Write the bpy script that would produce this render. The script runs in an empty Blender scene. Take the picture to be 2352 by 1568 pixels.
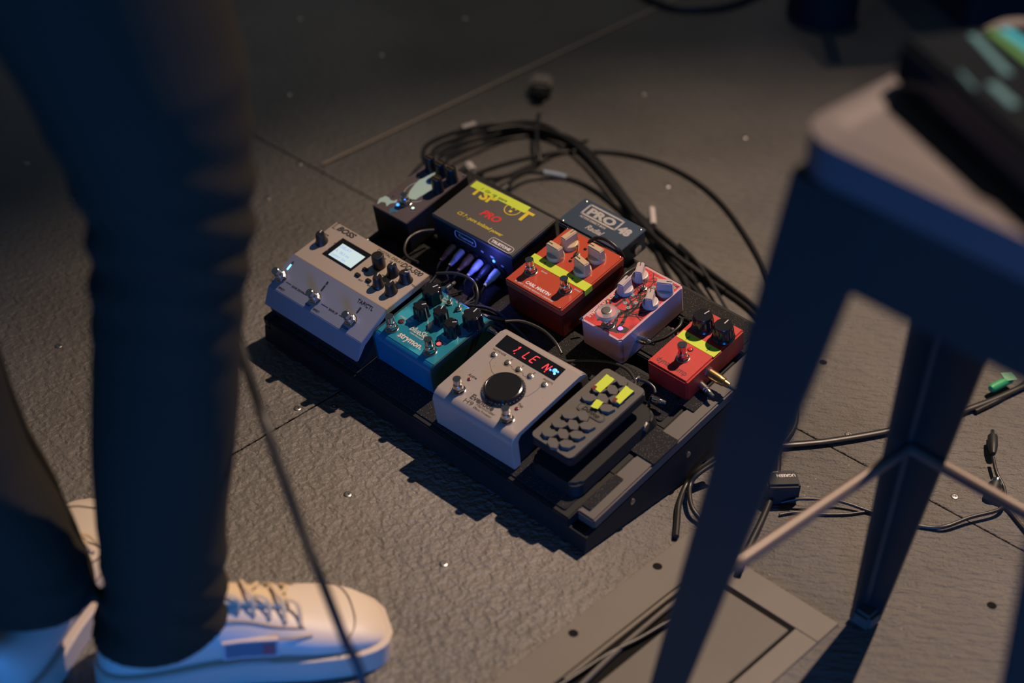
import bpy, bmesh, math, random
from mathutils import Vector, Matrix
random.seed(7)
D = bpy.data; SC = bpy.context.scene; COL = SC.collection
R = math.radians

# ------------------------------------------------------------------ camera
CAM_H = 1.3112; PITCH = R(35.813); ROLL = R(3.880); FPX = 3920.0
_f = Vector((0, math.cos(PITCH), -math.sin(PITCH))); _r = Vector((1, 0, 0)); _u = _r.cross(_f)
_r2 = math.cos(ROLL)*_r + math.sin(ROLL)*_u
_u2 = -math.sin(ROLL)*_r + math.cos(ROLL)*_u
cd = D.cameras.new('camera'); cam = D.objects.new('camera', cd); COL.objects.link(cam)
cam.matrix_world = Matrix(((_r2.x, _u2.x, -_f.x, 0), (_r2.y, _u2.y, -_f.y, 0), (_r2.z, _u2.z, -_f.z, CAM_H), (0, 0, 0, 1)))
cd.sensor_width = 36; cd.lens = FPX*36/2352; cd.clip_start = .05; cd.clip_end = 60
cd.dof.use_dof = True; cd.dof.focus_distance = 2.06; cd.dof.aperture_fstop = 2.0
SC.camera = cam

# ------------------------------------------------------------------ world, lights, exposure
w = D.worlds.new('world'); SC.world = w; w.use_nodes = True
w.node_tree.nodes['Background'].inputs[0].default_value = (.55, .76, .95, 1)
w.node_tree.nodes['Background'].inputs[1].default_value = .057
SC.view_settings.view_transform = 'Standard'; SC.view_settings.look = 'None'
SC.view_settings.exposure = 0.0; SC.view_settings.gamma = 1.0

def spot(name, loc, target, power, color, size, blend, radius):
    l = D.lights.new(name, 'SPOT'); l.energy = power; l.color = color
    l.spot_size = R(size); l.spot_blend = blend; l.shadow_soft_size = radius
    o = D.objects.new(name, l); COL.objects.link(o); o.location = loc
    d = Vector(target) - Vector(loc); o.rotation_euler = d.to_track_quat('-Z', 'Y').to_euler()
    return o
KD = Vector((.230, .380, .896))                                   # towards the warm lamp behind the board
kt = Vector((.60, 1.27, 0))
spot('warm_stage_lamp', kt + KD*6.0, kt, 2250, (1.0, .73, .54), 30, 1.0, .045)
gt = Vector((-.12, 3.0, 0))
spot('far_floor_fill', gt + Vector((.10, .30, .95)).normalized()*6.0, gt, 150, (1.0, .84, .70), 20, 1.0, .05)  # added fill, brightens only the far floor behind the board
bt = Vector((-.02, 1.50, .05))
spot('blue_stage_lamp', bt + Vector((.08, -.97, .030)).normalized()*3.6, bt, 520, (.015, .25, 1.0), 60, .9, .7)

# ------------------------------------------------------------------ helpers
def fl(px, py, z=0.0):
    """point of the level z that was measured at this spot of the photograph"""
    d = _f + (px-1176)/FPX*_r2 - (py-784)/FPX*_u2
    t = (z-CAM_H)/d.z
    return Vector((0, 0, CAM_H)) + t*d
def aty(px, py, y):
    d = _f + (px-1176)/FPX*_r2 - (py-784)/FPX*_u2
    return Vector((0, 0, CAM_H)) + (y/d.y)*d
# frame of the sloping pedalboard
BU = Vector((0.75401315, -0.65685932, 0)); BV = Vector((0.63942789, 0.73400351, 0.22884671)); BN = BU.cross(BV)
BO = Vector((-0.01680572, 1.65136041, 0.06627543))
def W(a, b, c=0.0): return BO + a*BU + b*BV + c*BN
def ob(px, py, c):
    """point of the pedalboard plane raised by c"""
    d = _f + (px-1176)/FPX*_r2 - (py-784)/FPX*_u2; o = Vector((0, 0, CAM_H))
    t = ((BO + c*BN - o).dot(BN))/d.dot(BN)
    return o + t*d
def tag(o, label=None, cat=None, group=None, kind=None):
    if label: o['label'] = label
    if cat: o['category'] = cat
    if group: o['group'] = group
    if kind: o['kind'] = kind
    return o
def empty(name, loc=(0, 0, 0), rz=0):
    o = D.objects.new(name, None); COL.objects.link(o); o.location = loc; o.rotation_euler = (0, 0, rz)
    o.empty_display_size = .02
    return o
def link(name, me, mat=None, parent=None, loc=None, rot=None):
    o = D.objects.new(name, me); COL.objects.link(o)
    if mat and not me.materials: me.materials.append(mat)
    if parent: o.parent = parent
    if loc is not None: o.location = loc
    if rot is not None: o.rotation_euler = rot
    if name not in ('trousers', 'upper', 'tongue', 'cable', 'floor_panel') and len(me.polygons) and me.polygons[0].use_smooth:
        md = o.modifiers.new('even_normals', 'WEIGHTED_NORMAL'); md.keep_sharp = True
    return o
def obj(name, bm, mat=None, parent=None, loc=None, rot=None, smooth=35):
    me = D.meshes.new(name); bmesh.ops.recalc_face_normals(bm, faces=bm.faces); bm.to_mesh(me); bm.free()
    if smooth:
        for p in me.polygons: p.use_smooth = True
        me.set_sharp_from_angle(angle=R(smooth))
    return link(name, me, mat, parent, loc, rot)
def BM(): return bmesh.new()
def box(bm, c, s, bev=0.0, rz=0, seg=2):
    r = bmesh.ops.create_cube(bm, size=1); vs = r['verts']
    M = Matrix.Translation(c) @ Matrix.Rotation(rz, 4, 'Z') @ Matrix.Diagonal((s[0], s[1], s[2], 1))
    bmesh.ops.transform(bm, matrix=M, verts=vs)
    if bev > 0:
        es = list({e for v in vs for e in v.link_edges})
        bmesh.ops.bevel(bm, geom=es, offset=bev, segments=seg, affect='EDGES', clamp_overlap=True)
    return bm
def lathe(bm, prof, seg=24, c=(0, 0, 0), M=None, lobes=0, lobe_d=0.0):
    rings = []
    for (r, z) in prof:
        ring = []
        for k in range(seg):
            a = 2*math.pi*k/seg
            rr = r*(1 - lobe_d*(0.5+0.5*math.cos(a*lobes))) if lobes and r > 0 else r
            p = Vector((rr*math.cos(a), rr*math.sin(a), z))
            if M: p = M @ p
            ring.append(bm.verts.new(p + Vector(c)))
        rings.append(ring)
    for i in range(len(rings)-1):
        A, B = rings[i], rings[i+1]
        for k in range(seg):
            bm.faces.new((A[k], A[(k+1) % seg], B[(k+1) % seg], B[k]))
    bm.faces.new(rings[0][::-1]); bm.faces.new(rings[-1])
    return bm
def axisM(d):
    return Vector(d).normalized().to_track_quat('Z', 'Y').to_matrix()
def prism(bm, pts, z0, z1, M=None):
    A = [Vector((x, y, z0)) for x, y in pts]; B = [Vector((x, y, z1)) for x, y in pts]
    if M: A = [M @ p for p in A]; B = [M @ p for p in B]
    A = [bm.verts.new(p) for p in A]; B = [bm.verts.new(p) for p in B]; n = len(pts)
    bm.faces.new(A[::-1]); bm.faces.new(B)
    for k in range(n): bm.faces.new((A[k], A[(k+1) % n], B[(k+1) % n], B[k]))
    return bm
def profile_x(bm, prof, x0, x1):
    """closed (y,z) outline swept along x"""
    A = [bm.verts.new((x0, y, z)) for y, z in prof]; B = [bm.verts.new((x1, y, z)) for y, z in prof]; n = len(prof)
    bm.faces.new(A); bm.faces.new(B[::-1])
    for k in range(n): bm.faces.new((A[k], B[k], B[(k+1) % n], A[(k+1) % n]))
    return bm
def rounded(cx, cy, w, d, r, seg=5):
    pts = []
    for (sx, sy, a0) in ((1, 1, 0), (-1, 1, 90), (-1, -1, 180), (1, -1, 270)):
        for k in range(seg+1):
            a = R(a0 + 90*k/seg); pts.append((cx+sx*(w/2-r)+r*math.cos(a), cy+sy*(d/2-r)+r*math.sin(a)))
    return pts
def spline(pts, n=8, closed=False):
    P = [Vector(p) for p in pts]; out = []
    L = len(P)
    for i in range(L-1):
        p0 = P[max(i-1, 0)]; p1 = P[i]; p2 = P[i+1]; p3 = P[min(i+2, L-1)]
        for k in range(n):
            t = k/n
            out.append(.5*((2*p1)+(-p0+p2)*t+(2*p0-5*p1+4*p2-p3)*t*t+(-p0+3*p1-3*p2+p3)*t**3))
    out.append(P[-1]); return out
def tube(bm, pts, r, n=6, seg=8, smoothpath=True, flat=1.0):
    P = spline(pts, n) if smoothpath and len(pts) > 2 else [Vector(p) for p in pts]
    up = Vector((0, 0, 1)); prev = None; rings = []
    for i, p in enumerate(P):
        t = (P[min(i+1, len(P)-1)] - P[max(i-1, 0)]).normalized()
        s = t.cross(up)
        if s.length < .05: s = prev if prev else Vector((1, 0, 0))
        s.normalize(); prev = s; q = s.cross(t).normalized()
        rr = r[i*len(r)//len(P)] if isinstance(r, (list, tuple)) else r
        rings.append([bm.verts.new(p + rr*(math.cos(a)*s + math.sin(a)*q*flat)) for a in [2*math.pi*k/seg for k in range(seg)]])
    for i in range(len(rings)-1):
        A, B = rings[i], rings[i+1]
        for k in range(seg): bm.faces.new((A[k], A[(k+1) % seg], B[(k+1) % seg], B[k]))
    bm.faces.new(rings[0][::-1]); bm.faces.new(rings[-1])
    return bm
def text(name, s, x, y, z, size, mat, parent, rz=0, shear=0, bold=0, sx=1.0, align='LEFT', space=1.0, rx=0, lift=.00012, M=None):
    c = D.curves.new('t', 'FONT'); c.body = s; c.size = size; c.shear = shear; c.offset = bold
    c.align_x = align; c.space_character = space; c.extrude = lift; c.resolution_u = 3
    o = D.objects.new('t', c); COL.objects.link(o)
    dg = bpy.context.evaluated_depsgraph_get(); me = D.meshes.new_from_object(o.evaluated_get(dg))
    D.objects.remove(o); D.curves.remove(c)
    if M is None: M = Matrix.Translation((x, y, z)) @ Matrix.Rotation(rz, 4, 'Z') @ Matrix.Rotation(rx, 4, 'X')
    me.transform(M @ Matrix.Diagonal((sx, 1, 1, 1))); me.materials.clear()
    return link(name, me, mat, parent)

# ------------------------------------------------------------------ materials
def mat(name, col, rough=.5, metal=0.0, spec=.5, bump=None, coat=0, emit=None, trans=0, sheen=0, vary=None, flake=None):
    m = D.materials.new(name); m.use_nodes = True; nt = m.node_tree; b = nt.nodes['Principled BSDF']
    b.inputs['Base Color'].default_value = (*col, 1); b.inputs['Roughness'].default_value = rough
    b.inputs['Metallic'].default_value = metal; b.inputs['Specular IOR Level'].default_value = spec
    if coat: b.inputs['Coat Weight'].default_value = coat; b.inputs['Coat Roughness'].default_value = .12
    if trans: b.inputs['Transmission Weight'].default_value = trans
    if sheen: b.inputs['Sheen Weight'].default_value = sheen
    if emit: b.inputs['Emission Color'].default_value = (*emit[0], 1); b.inputs['Emission Strength'].default_value = emit[1]
    tc = None
    if bump or vary or flake: tc = nt.nodes.new('ShaderNodeTexCoord')
    if bump:
        n = nt.nodes.new('ShaderNodeTexNoise'); n.inputs['Scale'].default_value = bump[0]; n.inputs['Detail'].default_value = 4
        nt.links.new(tc.outputs['Object'], n.inputs['Vector'])
        bp = nt.nodes.new('ShaderNodeBump'); bp.inputs['Strength'].default_value = bump[1]; bp.inputs['Distance'].default_value = bump[2]
        nt.links.new(n.outputs['Fac'], bp.inputs['Height']); nt.links.new(bp.outputs['Normal'], b.inputs['Normal'])
    if vary:                                                        # (scale, second colour, low, high)
        n = nt.nodes.new('ShaderNodeTexNoise'); n.inputs['Scale'].default_value = vary[0]; n.inputs['Detail'].default_value = 5
        nt.links.new(tc.outputs['Object'], n.inputs['Vector'])
        cr = nt.nodes.new('ShaderNodeValToRGB'); cr.color_ramp.elements[0].position = vary[2]; cr.color_ramp.elements[1].position = vary[3]
        cr.color_ramp.elements[0].color = (*col, 1); cr.color_ramp.elements[1].color = (*vary[1], 1)
        nt.links.new(n.outputs['Fac'], cr.inputs['Fac']); nt.links.new(cr.outputs['Color'], b.inputs['Base Color'])
    if flake:                                                       # (scale, colour, threshold)
        v = nt.nodes.new('ShaderNodeTexVoronoi'); v.inputs['Scale'].default_value = flake[0]
        nt.links.new(tc.outputs['Object'], v.inputs['Vector'])
        cr = nt.nodes.new('ShaderNodeValToRGB'); cr.color_ramp.elements[0].position = flake[2]; cr.color_ramp.elements[1].position = flake[2]*1.3
        cr.color_ramp.elements[0].color = (*flake[1], 1); cr.color_ramp.elements[1].color = (*col, 1)
        nt.links.new(v.outputs['Distance'], cr.inputs['Fac']); nt.links.new(cr.outputs['Color'], b.inputs['Base Color'])
    return m
M_black = mat('black_plastic', (.012, .013, .015), .5, spec=.35)
M_blackm = mat('black_metal', (.012, .013, .014), .6, spec=.25, bump=(900, .15, .0004))
M_rubber = mat('black_rubber', (.082, .078, .070), .75, bump=(1500, .2, .0003))
M_matdark = mat('rubber_mat', (.040, .038, .035), .8)
M_conn = mat('grey_brown_plastic', (.15, .135, .12), .6)
M_cable = mat('cable_black', (.012, .012, .013), .42)
M_cable_t = mat('cable_thin_grey', (.035, .034, .036), .32)
M_chrome = mat('chrome', (.62, .60, .58), .16, 1.0)
M_steel = mat('steel', (.40, .38, .36), .32, 1.0)
M_brass = mat('brass', (.42, .28, .13), .33, 1.0)
M_white = mat('white_print', (.62, .58, .55), .6)
M_dim = mat('dull_print', (.34, .33, .33), .6)
M_dark = mat('dark_print', (.02, .02, .022), .6)
M_tape = mat('neon_tape', (.50, .62, .03), .62, bump=(400, .15, .0005))
M_tape2 = mat('neon_tape_pen', (.03, .06, .02), .7)
M_velcro = mat('velcro', (.009, .009, .010), .8, bump=(1300, 1.0, .003), flake=(520, (.40, .38, .36), .13))  # pale flecks put the sparkle of the hooks into the colour
M_alu = mat('grey_aluminium', (.085, .078, .073), .55, .2, bump=(300, .1, .0004))
M_silver = mat('silver_paint', (.31, .275, .25), .42, .15, coat=.25)
M_cream = mat('champagne_paint', (.39, .325, .265), .45, .10, coat=.2)
M_slate = mat('blue_lit_silver_paint', (.225, .24, .29), .42, .15, coat=.2)  # blue lamp's tint on the switch panel is mixed into this colour
M_teal = mat('teal_anodised', (.004, .19, .27), .42, .1, coat=.2, vary=(26, (.03, .34, .44), .50, .58))
M_tealside = mat('teal_end_plate', (.006, .05, .06), .5, .1)
M_tealfront = mat('teal_front', (.004, .14, .26), .40, .1, coat=.25)
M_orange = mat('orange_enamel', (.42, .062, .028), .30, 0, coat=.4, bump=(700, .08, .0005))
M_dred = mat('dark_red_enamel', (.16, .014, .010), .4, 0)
M_pink = mat('pale_pink_powder', (.50, .31, .34), .45, 0, coat=.15)
M_redart = mat('red_artwork', (.55, .035, .035), .45, 0, vary=(55, (.30, .015, .02), .48, .70))
M_red = mat('red_sparkle', (.44, .012, .008), .5, 0, bump=(1500, .35, .0008), flake=(1500, (.75, .15, .10), .13))
M_knobcream = mat('cream_knob', (.50, .37, .22), .4)
M_knobwhite = mat('white_knob', (.43, .36, .35), .4)
M_knob = mat('gloss_black_knob', (.012, .012, .014), .2)
M_knobm = mat('satin_black_knob', (.012, .011, .010), .38)
M_gp = mat('brown_textured_paint', (.068, .050, .054), .6, 0, bump=(900, .4, .0007))
M_gpteal = mat('pale_green_print', (.34, .50, .44), .6)
M_gpblue = mat('blue_print', (.03, .13, .22), .5)
M_ttop = mat('charcoal_lid', (.062, .058, .052), .6, 0, bump=(1500, .25, .0004))
M_yellow = mat('yellow_print', (.62, .48, .01), .55)
M_redp = mat('red_print', (.62, .02, .02), .5)
M_tan = mat('beige_print', (.60, .50, .42), .55)
M_navy = mat('navy_paint', (.018, .04, .075), .45)
M_greenf = mat('flower_print', (.25, .34, .30), .6)
M_plugw = mat('white_plug', (.42, .42, .46), .5)
M_plugb = mat('brown_plug', (.20, .10, .04), .5)
M_screen = mat('lit_display', (.3, .4, .42), .2, emit=((.62, .80, .80), .62))
M_scrtxt = mat('display_text', (.2, .3, .6), .3, emit=((.45, .55, .85), .5))
M_glass = mat('black_display_glass', (.008, .009, .012), .08)
M_digit = mat('red_digits', (.3, 0, 0), .4, emit=((1.0, .05, .06), 1.3))
M_ledred = mat('red_lamp', (.4, .02, .03), .3, emit=((1.0, .16, .18), .75))
M_ledoff = mat('unlit_red_lamp', (.13, .015, .02), .25)
M_ledred2 = mat('deep_red_lamp', (.4, .0, .0), .3, emit=((1.0, .02, .01), .6))
M_ledblue = mat('blue_lamp', (.1, .2, .5), .3, emit=((.08, .38, 1.0), 1.8))
M_ledcyan = mat('cyan_lamp', (.1, .4, .5), .3, emit=((.30, .80, 1.0), 1.6))
M_ledpurple = mat('purple_lamp', (.4, .1, .5), .3, emit=((.85, .25, 1.0), 1.1))
M_ledwhite = mat('pale_lamp', (.5, .6, .5), .3, emit=((.7, .95, .8), .9))
M_clear = mat('clear_acrylic', (.95, .93, .95), .12, 0, trans=.80)
M_stool = mat('gunmetal_stool', (.150, .132, .140), .36, .40, coat=.35, bump=(60, .05, .001))
M_stoolleg = mat('gunmetal_stool_leg', (.034, .037, .036), .42, .3)
M_rung = mat('stool_rung_metal', (.16, .13, .11), .40, .4)
M_dev = mat('gloss_black_device', (.010, .011, .013), .14, spec=.35)
M_case = mat('black_case', (.010, .012, .015), .7, spec=.2)
M_trouser = mat('black_cotton', (.026, .023, .016), .92, spec=.20, bump=(220, .25, .002))
M_shoe = mat('off_white_leather', (.58, .50, .42), .5, bump=(350, .15, .0008))
M_sole = mat('cream_sole', (.50, .42, .34), .65, bump=(500, .3, .0006))
M_lace = mat('cream_lace', (.60, .47, .30), .8)
M_stitch = mat('stitching', (.26, .20, .16), .8)
M_plate = mat('floor_box_metal', (.092, .083, .073), .6, .1, bump=(120, .12, .001), vary=(9, (.10, .09, .08), .4, .6))
M_lidm = mat('floor_box_lid', (.068, .063, .056), .6, .1, bump=(90, .12, .001), vary=(7, (.074, .068, .06), .4, .6))
M_hole = mat('recess_black', (.008, .008, .009), .9, spec=.08)
M_gtape = mat('green_tape', (.02, .28, .10), .5)
M_tagw = mat('cable_label_and_glint', (.50, .46, .46), .5)
M_tagb = mat('blue_white_label', (.28, .36, .50), .5)
M_strip = mat('pale_lit_seam_edge', (.34, .28, .22), .7, bump=(200, .5, .002))

def floor_mat():
    m = D.materials.new('painted_stage_floor'); m.use_nodes = True; nt = m.node_tree; N = nt.nodes; L = nt.links
    b = N['Principled BSDF']; b.inputs['Roughness'].default_value = .52; b.inputs['Specular IOR Level'].default_value = .38
    g = N.new('ShaderNodeNewGeometry')
    def noise(scale, detail, vec=None, rough=.5):
        n = N.new('ShaderNodeTexNoise'); n.inputs['Scale'].default_value = scale; n.inputs['Detail'].default_value = detail
        n.inputs['Roughness'].default_value = rough
        L.new(vec or g.outputs['Position'], n.inputs['Vector']); return n.outputs['Fac']
    def math_(op, a, c, clamp=False):
        n = N.new('ShaderNodeMath'); n.operation = op; n.use_clamp = clamp
        for i, v in enumerate((a, c)):
            if isinstance(v, (int, float)): n.inputs[i].default_value = v
            else: L.new(v, n.inputs[i])
        return n.outputs[0]
    # lumpy orange-peel paint on the left, long brush strokes on the right and back
    vor = N.new('ShaderNodeTexVoronoi'); vor.feature = 'SMOOTH_F1'; vor.inputs['Scale'].default_value = 115
    vor.inputs['Smoothness'].default_value = .6
    wn = N.new('ShaderNodeTexNoise'); wn.inputs['Scale'].default_value = 60; L.new(g.outputs['Position'], wn.inputs['Vector'])
    add = N.new('ShaderNodeVectorMath'); add.operation = 'MULTIPLY_ADD'; add.inputs[1].default_value = (.02, .02, .0)
    L.new(wn.outputs['Color'], add.inputs[0]); L.new(g.outputs['Position'], add.inputs[2]); L.new(add.outputs[0], vor.inputs['Vector'])
    lump = math_('ADD', math_('MULTIPLY', vor.outputs['Distance'], 1.1), math_('MULTIPLY', noise(210, 3), .8))
    mp = N.new('ShaderNodeMapping'); mp.inputs['Rotation'].default_value = (0, 0, R(8)); mp.inputs['Scale'].default_value = (.34, 1, 1)
    L.new(g.outputs['Position'], mp.inputs['Vector'])
    stroke = math_('MULTIPLY', math_('ADD', noise(120, 5, mp.outputs[0], .6), math_('MULTIPLY', noise(300, 2), .2)), 4.6)
    sep = N.new('ShaderNodeSeparateXYZ'); L.new(g.outputs['Position'], sep.inputs[0])
    side = math_('MULTIPLY', math_('ADD', math_('ADD', sep.outputs['X'], math_('MULTIPLY', sep.outputs['Y'], .35)), -.50), 3.2, True)
    mix = N.new('ShaderNodeMix'); mix.data_type = 'FLOAT'
    L.new(side, mix.inputs['Factor']); L.new(lump, mix.inputs['A']); L.new(stroke, mix.inputs['B'])
    bp = N.new('ShaderNodeBump'); bp.inputs['Strength'].default_value = .8; bp.inputs['Distance'].default_value = .0034
    L.new(mix.outputs['Result'], bp.inputs['Height']); L.new(bp.outputs['Normal'], b.inputs['Normal'])
    cr = N.new('ShaderNodeValToRGB'); e = cr.color_ramp.elements
    e[0].position = .30; e[0].color = (.105, .100, .094, 1); e[1].position = .72; e[1].color = (.155, .146, .136, 1)
    L.new(noise(4.5, 6), cr.inputs['Fac'])
    fk = N.new('ShaderNodeTexVoronoi'); fk.inputs['Scale'].default_value = 42; L.new(g.outputs['Position'], fk.inputs['Vector'])
    cf = N.new('ShaderNodeValToRGB'); cf.color_ramp.elements[0].position = .035; cf.color_ramp.elements[1].position = .05
    cf.color_ramp.elements[0].color = (1, 1, 1, 1); cf.color_ramp.elements[1].color = (0, 0, 0, 1)
    L.new(fk.outputs['Distance'], cf.inputs['Fac'])
    m2 = N.new('ShaderNodeMix'); m2.data_type = 'RGBA'; m2.inputs['B'].default_value = (.30, .28, .26, 1)
    L.new(cf.outputs['Color'], m2.inputs['Factor']); L.new(cr.outputs['Color'], m2.inputs['A'])
    L.new(m2.outputs['Result'], b.inputs['Base Color'])
    return m
M_floor = floor_mat()

# ------------------------------------------------------------------ floor: panels with recessed joints
fr = empty('floor'); tag(fr, 'dark grey painted stage floor of large panels with thin seams', kind='structure')
FA = R(-39.35); FU = Vector((math.cos(FA), math.sin(FA), 0)); FV = Vector((-math.sin(FA), math.cos(FA), 0))
def fuv(p): return (Vector(p).dot(FU), Vector(p).dot(FV))
vB = fuv((-.411, 2.307, 0))[1]; uA = fuv((-.307, 2.233, 0))[0]; uC = fuv((-.316, 1.558, 0))[0]
Mf = Matrix.Rotation(FA, 4, 'Z')
def panel(u0, u1, v0, v1):
    bm = BM(); g = .0011
    box(bm, ((u0+u1)/2, (v0+v1)/2, -.009), (u1-u0-2*g, v1-v0-2*g, .018), .0008, seg=1)
    bmesh.ops.transform(bm, matrix=Mf, verts=bm.verts)
    return obj('floor_panel', bm, M_floor, fr, smooth=0)
PW = 1.83
for (us, v0, v1) in ((uA, vB, vB+1.22), (uA+.55, vB+1.22, vB+2.44), (uC, vB-1.22, vB), (uC+.7, vB-2.44, vB-1.22)):
    for k in range(-2, 2): panel(us+k*PW, us+(k+1)*PW, v0, v1)
bm = BM(); box(bm, (0, 2, -.0215), (8, 8, .003)); obj('sub_floor', bm, M_hole, fr, smooth=0)
# pale strip painting the light caught by the seam edge behind the board
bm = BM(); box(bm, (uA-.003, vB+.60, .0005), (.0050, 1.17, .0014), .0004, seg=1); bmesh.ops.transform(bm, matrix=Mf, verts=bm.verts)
obj('seam_light_strip', bm, M_strip, fr)
bm0 = BM(); lathe(bm0, [(.0048, 0), (.0048, .0009), (.0036, .0015), (.0018, .0013), (.0012, .0004)], 14)
scr = None
for (x, y) in [(-.409, 2.737), (-.122, 2.784), (-.254, 2.619), (-.387, 2.457), (.19, 2.541), (-.339, 2.237), (-.371, 2.133), (.219, 2.246),
               (.349, 2.416), (-.178, 1.493), (-.059, 1.388), (-.214, 1.653), (-.258, 1.646), (.425, 1.668), (.539, 1.563),
               (-.739, 2.185), (-.646, 2.097), (-.577, 1.74), (-.546, 1.521)]:
    if scr is None: scr = obj('floor_screw', bm0, M_steel, fr, (x, y, 0))
    else: link('floor_screw', scr.data, None, fr, (x, y, 0))
bm = BM(); lathe(bm, [(.0055, -.0002), (.0055, .0003)], 16)
hl = obj('screw_hole', bm, M_hole, fr, (.409, 1.818, .0001)); link('screw_hole', hl.data, None, fr, (.549, 1.381, .0001))

# ------------------------------------------------------------------ pedalboard
board = empty('pedalboard', BO); tag(board, 'low black pedalboard frame sloping on the stage floor with grey side bar', 'pedalboard')
MB = Matrix((BU, BV, BN)).transposed().to_4x4(); MB.translation = BO
def rail(name, a0, a1, b0, b1, c0, c1, m, bev=.0015):
    bm = BM(); box(bm, ((a0+a1)/2, (b0+b1)/2, (c0+c1)/2), (a1-a0, b1-b0, c1-c0), bev)
    return obj(name, bm, m, board)
board.matrix_world = MB
A0, A1, B0, B1 = -.312, .240, -.108, .262
for (b0, b1) in ((-.108, -.045), (-.028, .042), (.060, .118), (.135, .195), (.212, .262)):
    rail('cross_rail', A0+.012, A1-.026, b0, b1, -.018, -.002, M_blackm)
    bm = BM(); prism(bm, rounded((A0+A1)/2-.006, (b0+b1)/2, A1-A0-.06, (b1-b0)*.78, .003), -.002, -.0003); obj('velcro_strip', bm, M_velcro, board)
rail('side_bar', A1-.0255, A1, B0+.014, B1, -.016, 0, M_alu, .002)
rail('side_bar', A0, A0+.012, B0, B1, -.016, 0, M_blackm, .002)
rail('dark_gap_plate', A0+.013, A1-.027, B0+.004, B1, -.0215, -.0190, M_blackm)  # added plate, keeps lit floor from showing between the rails
# side cheeks go down to the floor; they are wedges
def cheek(a0, a1, name):
    bm = BM(); P = []
    for a in (a0, a1):
        for (b, c) in ((B0+.008, -.0165), (B1, -.0165)):
            p = W(a, b, c); P.append((a, b, c))
    ct = R(13.229)
    def low(b, c):                       # point straight below in world, in board coordinates
        z = (BO.z + b*BV.z + c*BN.z) - .0035
        return (b - z*BV.z, c - z*BN.z)
    vs = []
    for a in (a0, a1):
        for (b, c) in ((B0+.004, -.0165), (B1, -.0165)):
            vs.append(bm.verts.new((a, b, c))); lb, lc = low(b, c); vs.append(bm.verts.new((a, lb, lc)))
    for f in ((0, 1, 3, 2), (4, 6, 7, 5), (0, 2, 6, 4), (1, 5, 7, 3), (0, 4, 5, 1), (2, 3, 7, 6)): bm.faces.new([vs[i] for i in f])
    return obj(name, bm, M_blackm, board)
cheek(A1-.004, A1, 'side_cheek'); cheek(A0, A0+.004, 'side_cheek')
# front skirt
bm = BM(); z = BO.z + B0*BV.z - .0165*BN.z
zz = z - .0035
pts = [(B0, -.0165), (B0+.004, -.0165), (B0+.004-zz*BV.z, -.0165-zz*BN.z), (B0-zz*BV.z, -.0165-zz*BN.z)]
profile_x(bm, [(b, c) for b, c in pts], A0, A1); obj('front_skirt', bm, M_blackm, board)
for (a0, a1, b0, b1) in ((.195, .2405, .010, .055), (.2145, .2275, -.085, -.028), (.200, .226, .100, .128)):
    bm = BM(); prism(bm, rounded((a0+a1)/2, (b0+b1)/2, a1-a0, b1-b0, .001, 2), 0, .0016); obj('velcro_patch', bm, M_velcro, board)
bm = BM(); box(bm, (.2015, .02, -.008), (.026, .22, .010)); obj('inner_channel', bm, M_blackm, board)
for (b) in (-.03, .07):
    bm = BM(); lathe(bm, [(.004, 0), (.004, .0012), (.002, .0018)], 10, M=Matrix.Rotation(R(90), 3, 'Y')); obj('side_screw', bm, M_steel, board, (A1, b, -.03-b*.1))
for (a, b) in ((A1-.03, B0+.03), (A0+.03, B0+.03), (A1-.03, B1-.03), (A0+.03, B1-.03)):
    zf = BO.z + b*BV.z - .018*BN.z; lb, lc = b - zf*BV.z, -.018 - zf*BN.z
    bm = BM(); M = axisM((0, lb-b, lc+.018)); Lg = math.hypot(lb-b, lc+.018)
    lathe(bm, [(.008, 0), (.008, Lg-.0002)], 12, M=M); obj('rubber_foot', bm, M_rubber, board, (a, b, -.018))

# ------------------------------------------------------------------ pedal kit
class Pedal:
    def __init__(s, name, label, cat, a, b, yaw=0):
        s.a, s.b, s.yaw = a, b, yaw
        s.e = empty(name); tag(s.e, label, cat)
        s.e.matrix_world = Matrix.Translation(W(a, b, 0)) @ MB.to_3x3().to_4x4() @ Matrix.Rotation(yaw, 4, 'Z')
    def l(s, a, b):
        x, y = a-s.a, b-s.b; c, t = math.cos(-s.yaw), math.sin(-s.yaw)
        return (c*x - t*y, t*x + c*y)
    def part(s, name, bm, m, parent=None, **k): return obj(name, bm, m, parent or s.e, **k)
    def text(s, name, t, a, b, z, size, m, **k):
        x, y = s.l(a, b); return text(name, t, x, y, z, size, m, s.e, **k)
def cyl(r, h, seg=24, ch=.0006):
    bm = BM(); return lathe(bm, [(r-ch, 0), (r, ch), (r, h-ch), (r-ch, h)], seg)
_cache = {}
def inst(name, key, make, m, parent, loc, rot=(0, 0, 0)):
    if key in _cache: return link(name, _cache[key], None, parent, loc, rot)
    o = obj(name, make(), m, parent, loc, rot); _cache[key] = o.data; return o
def footswitch(p, a, b, z, capr=.0048, h=.020, dark=False):
    x, y = p.l(a, b)
    e = inst('footswitch', 'fsbase', lambda: lathe(lathe(BM(), [(.0085, 0), (.0085, .001), (.0078, .0014)], 24), [(.0060, .0055), (.0062, .0075), (.0058, .0100), (.0052, .0112)], 20), M_chrome, p.e, (x, y, z))
    inst('hex_nut', 'fsnut', lambda: lathe(BM(), [(.0064, .001), (.0074, .0018), (.0074, .0050), (.0064, .0058)], 6), M_chrome, e, (0, 0, 0), (0, 0, .3))
    inst('button_cap', ('fscap', capr, h), lambda: lathe(BM(), [(capr*.86, .010), (capr*.86, h-.007), (capr, h-.0065), (capr, h-.0006), (capr-.0007, h)], 20), M_chrome, e, (0, 0, 0))
    return e
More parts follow.
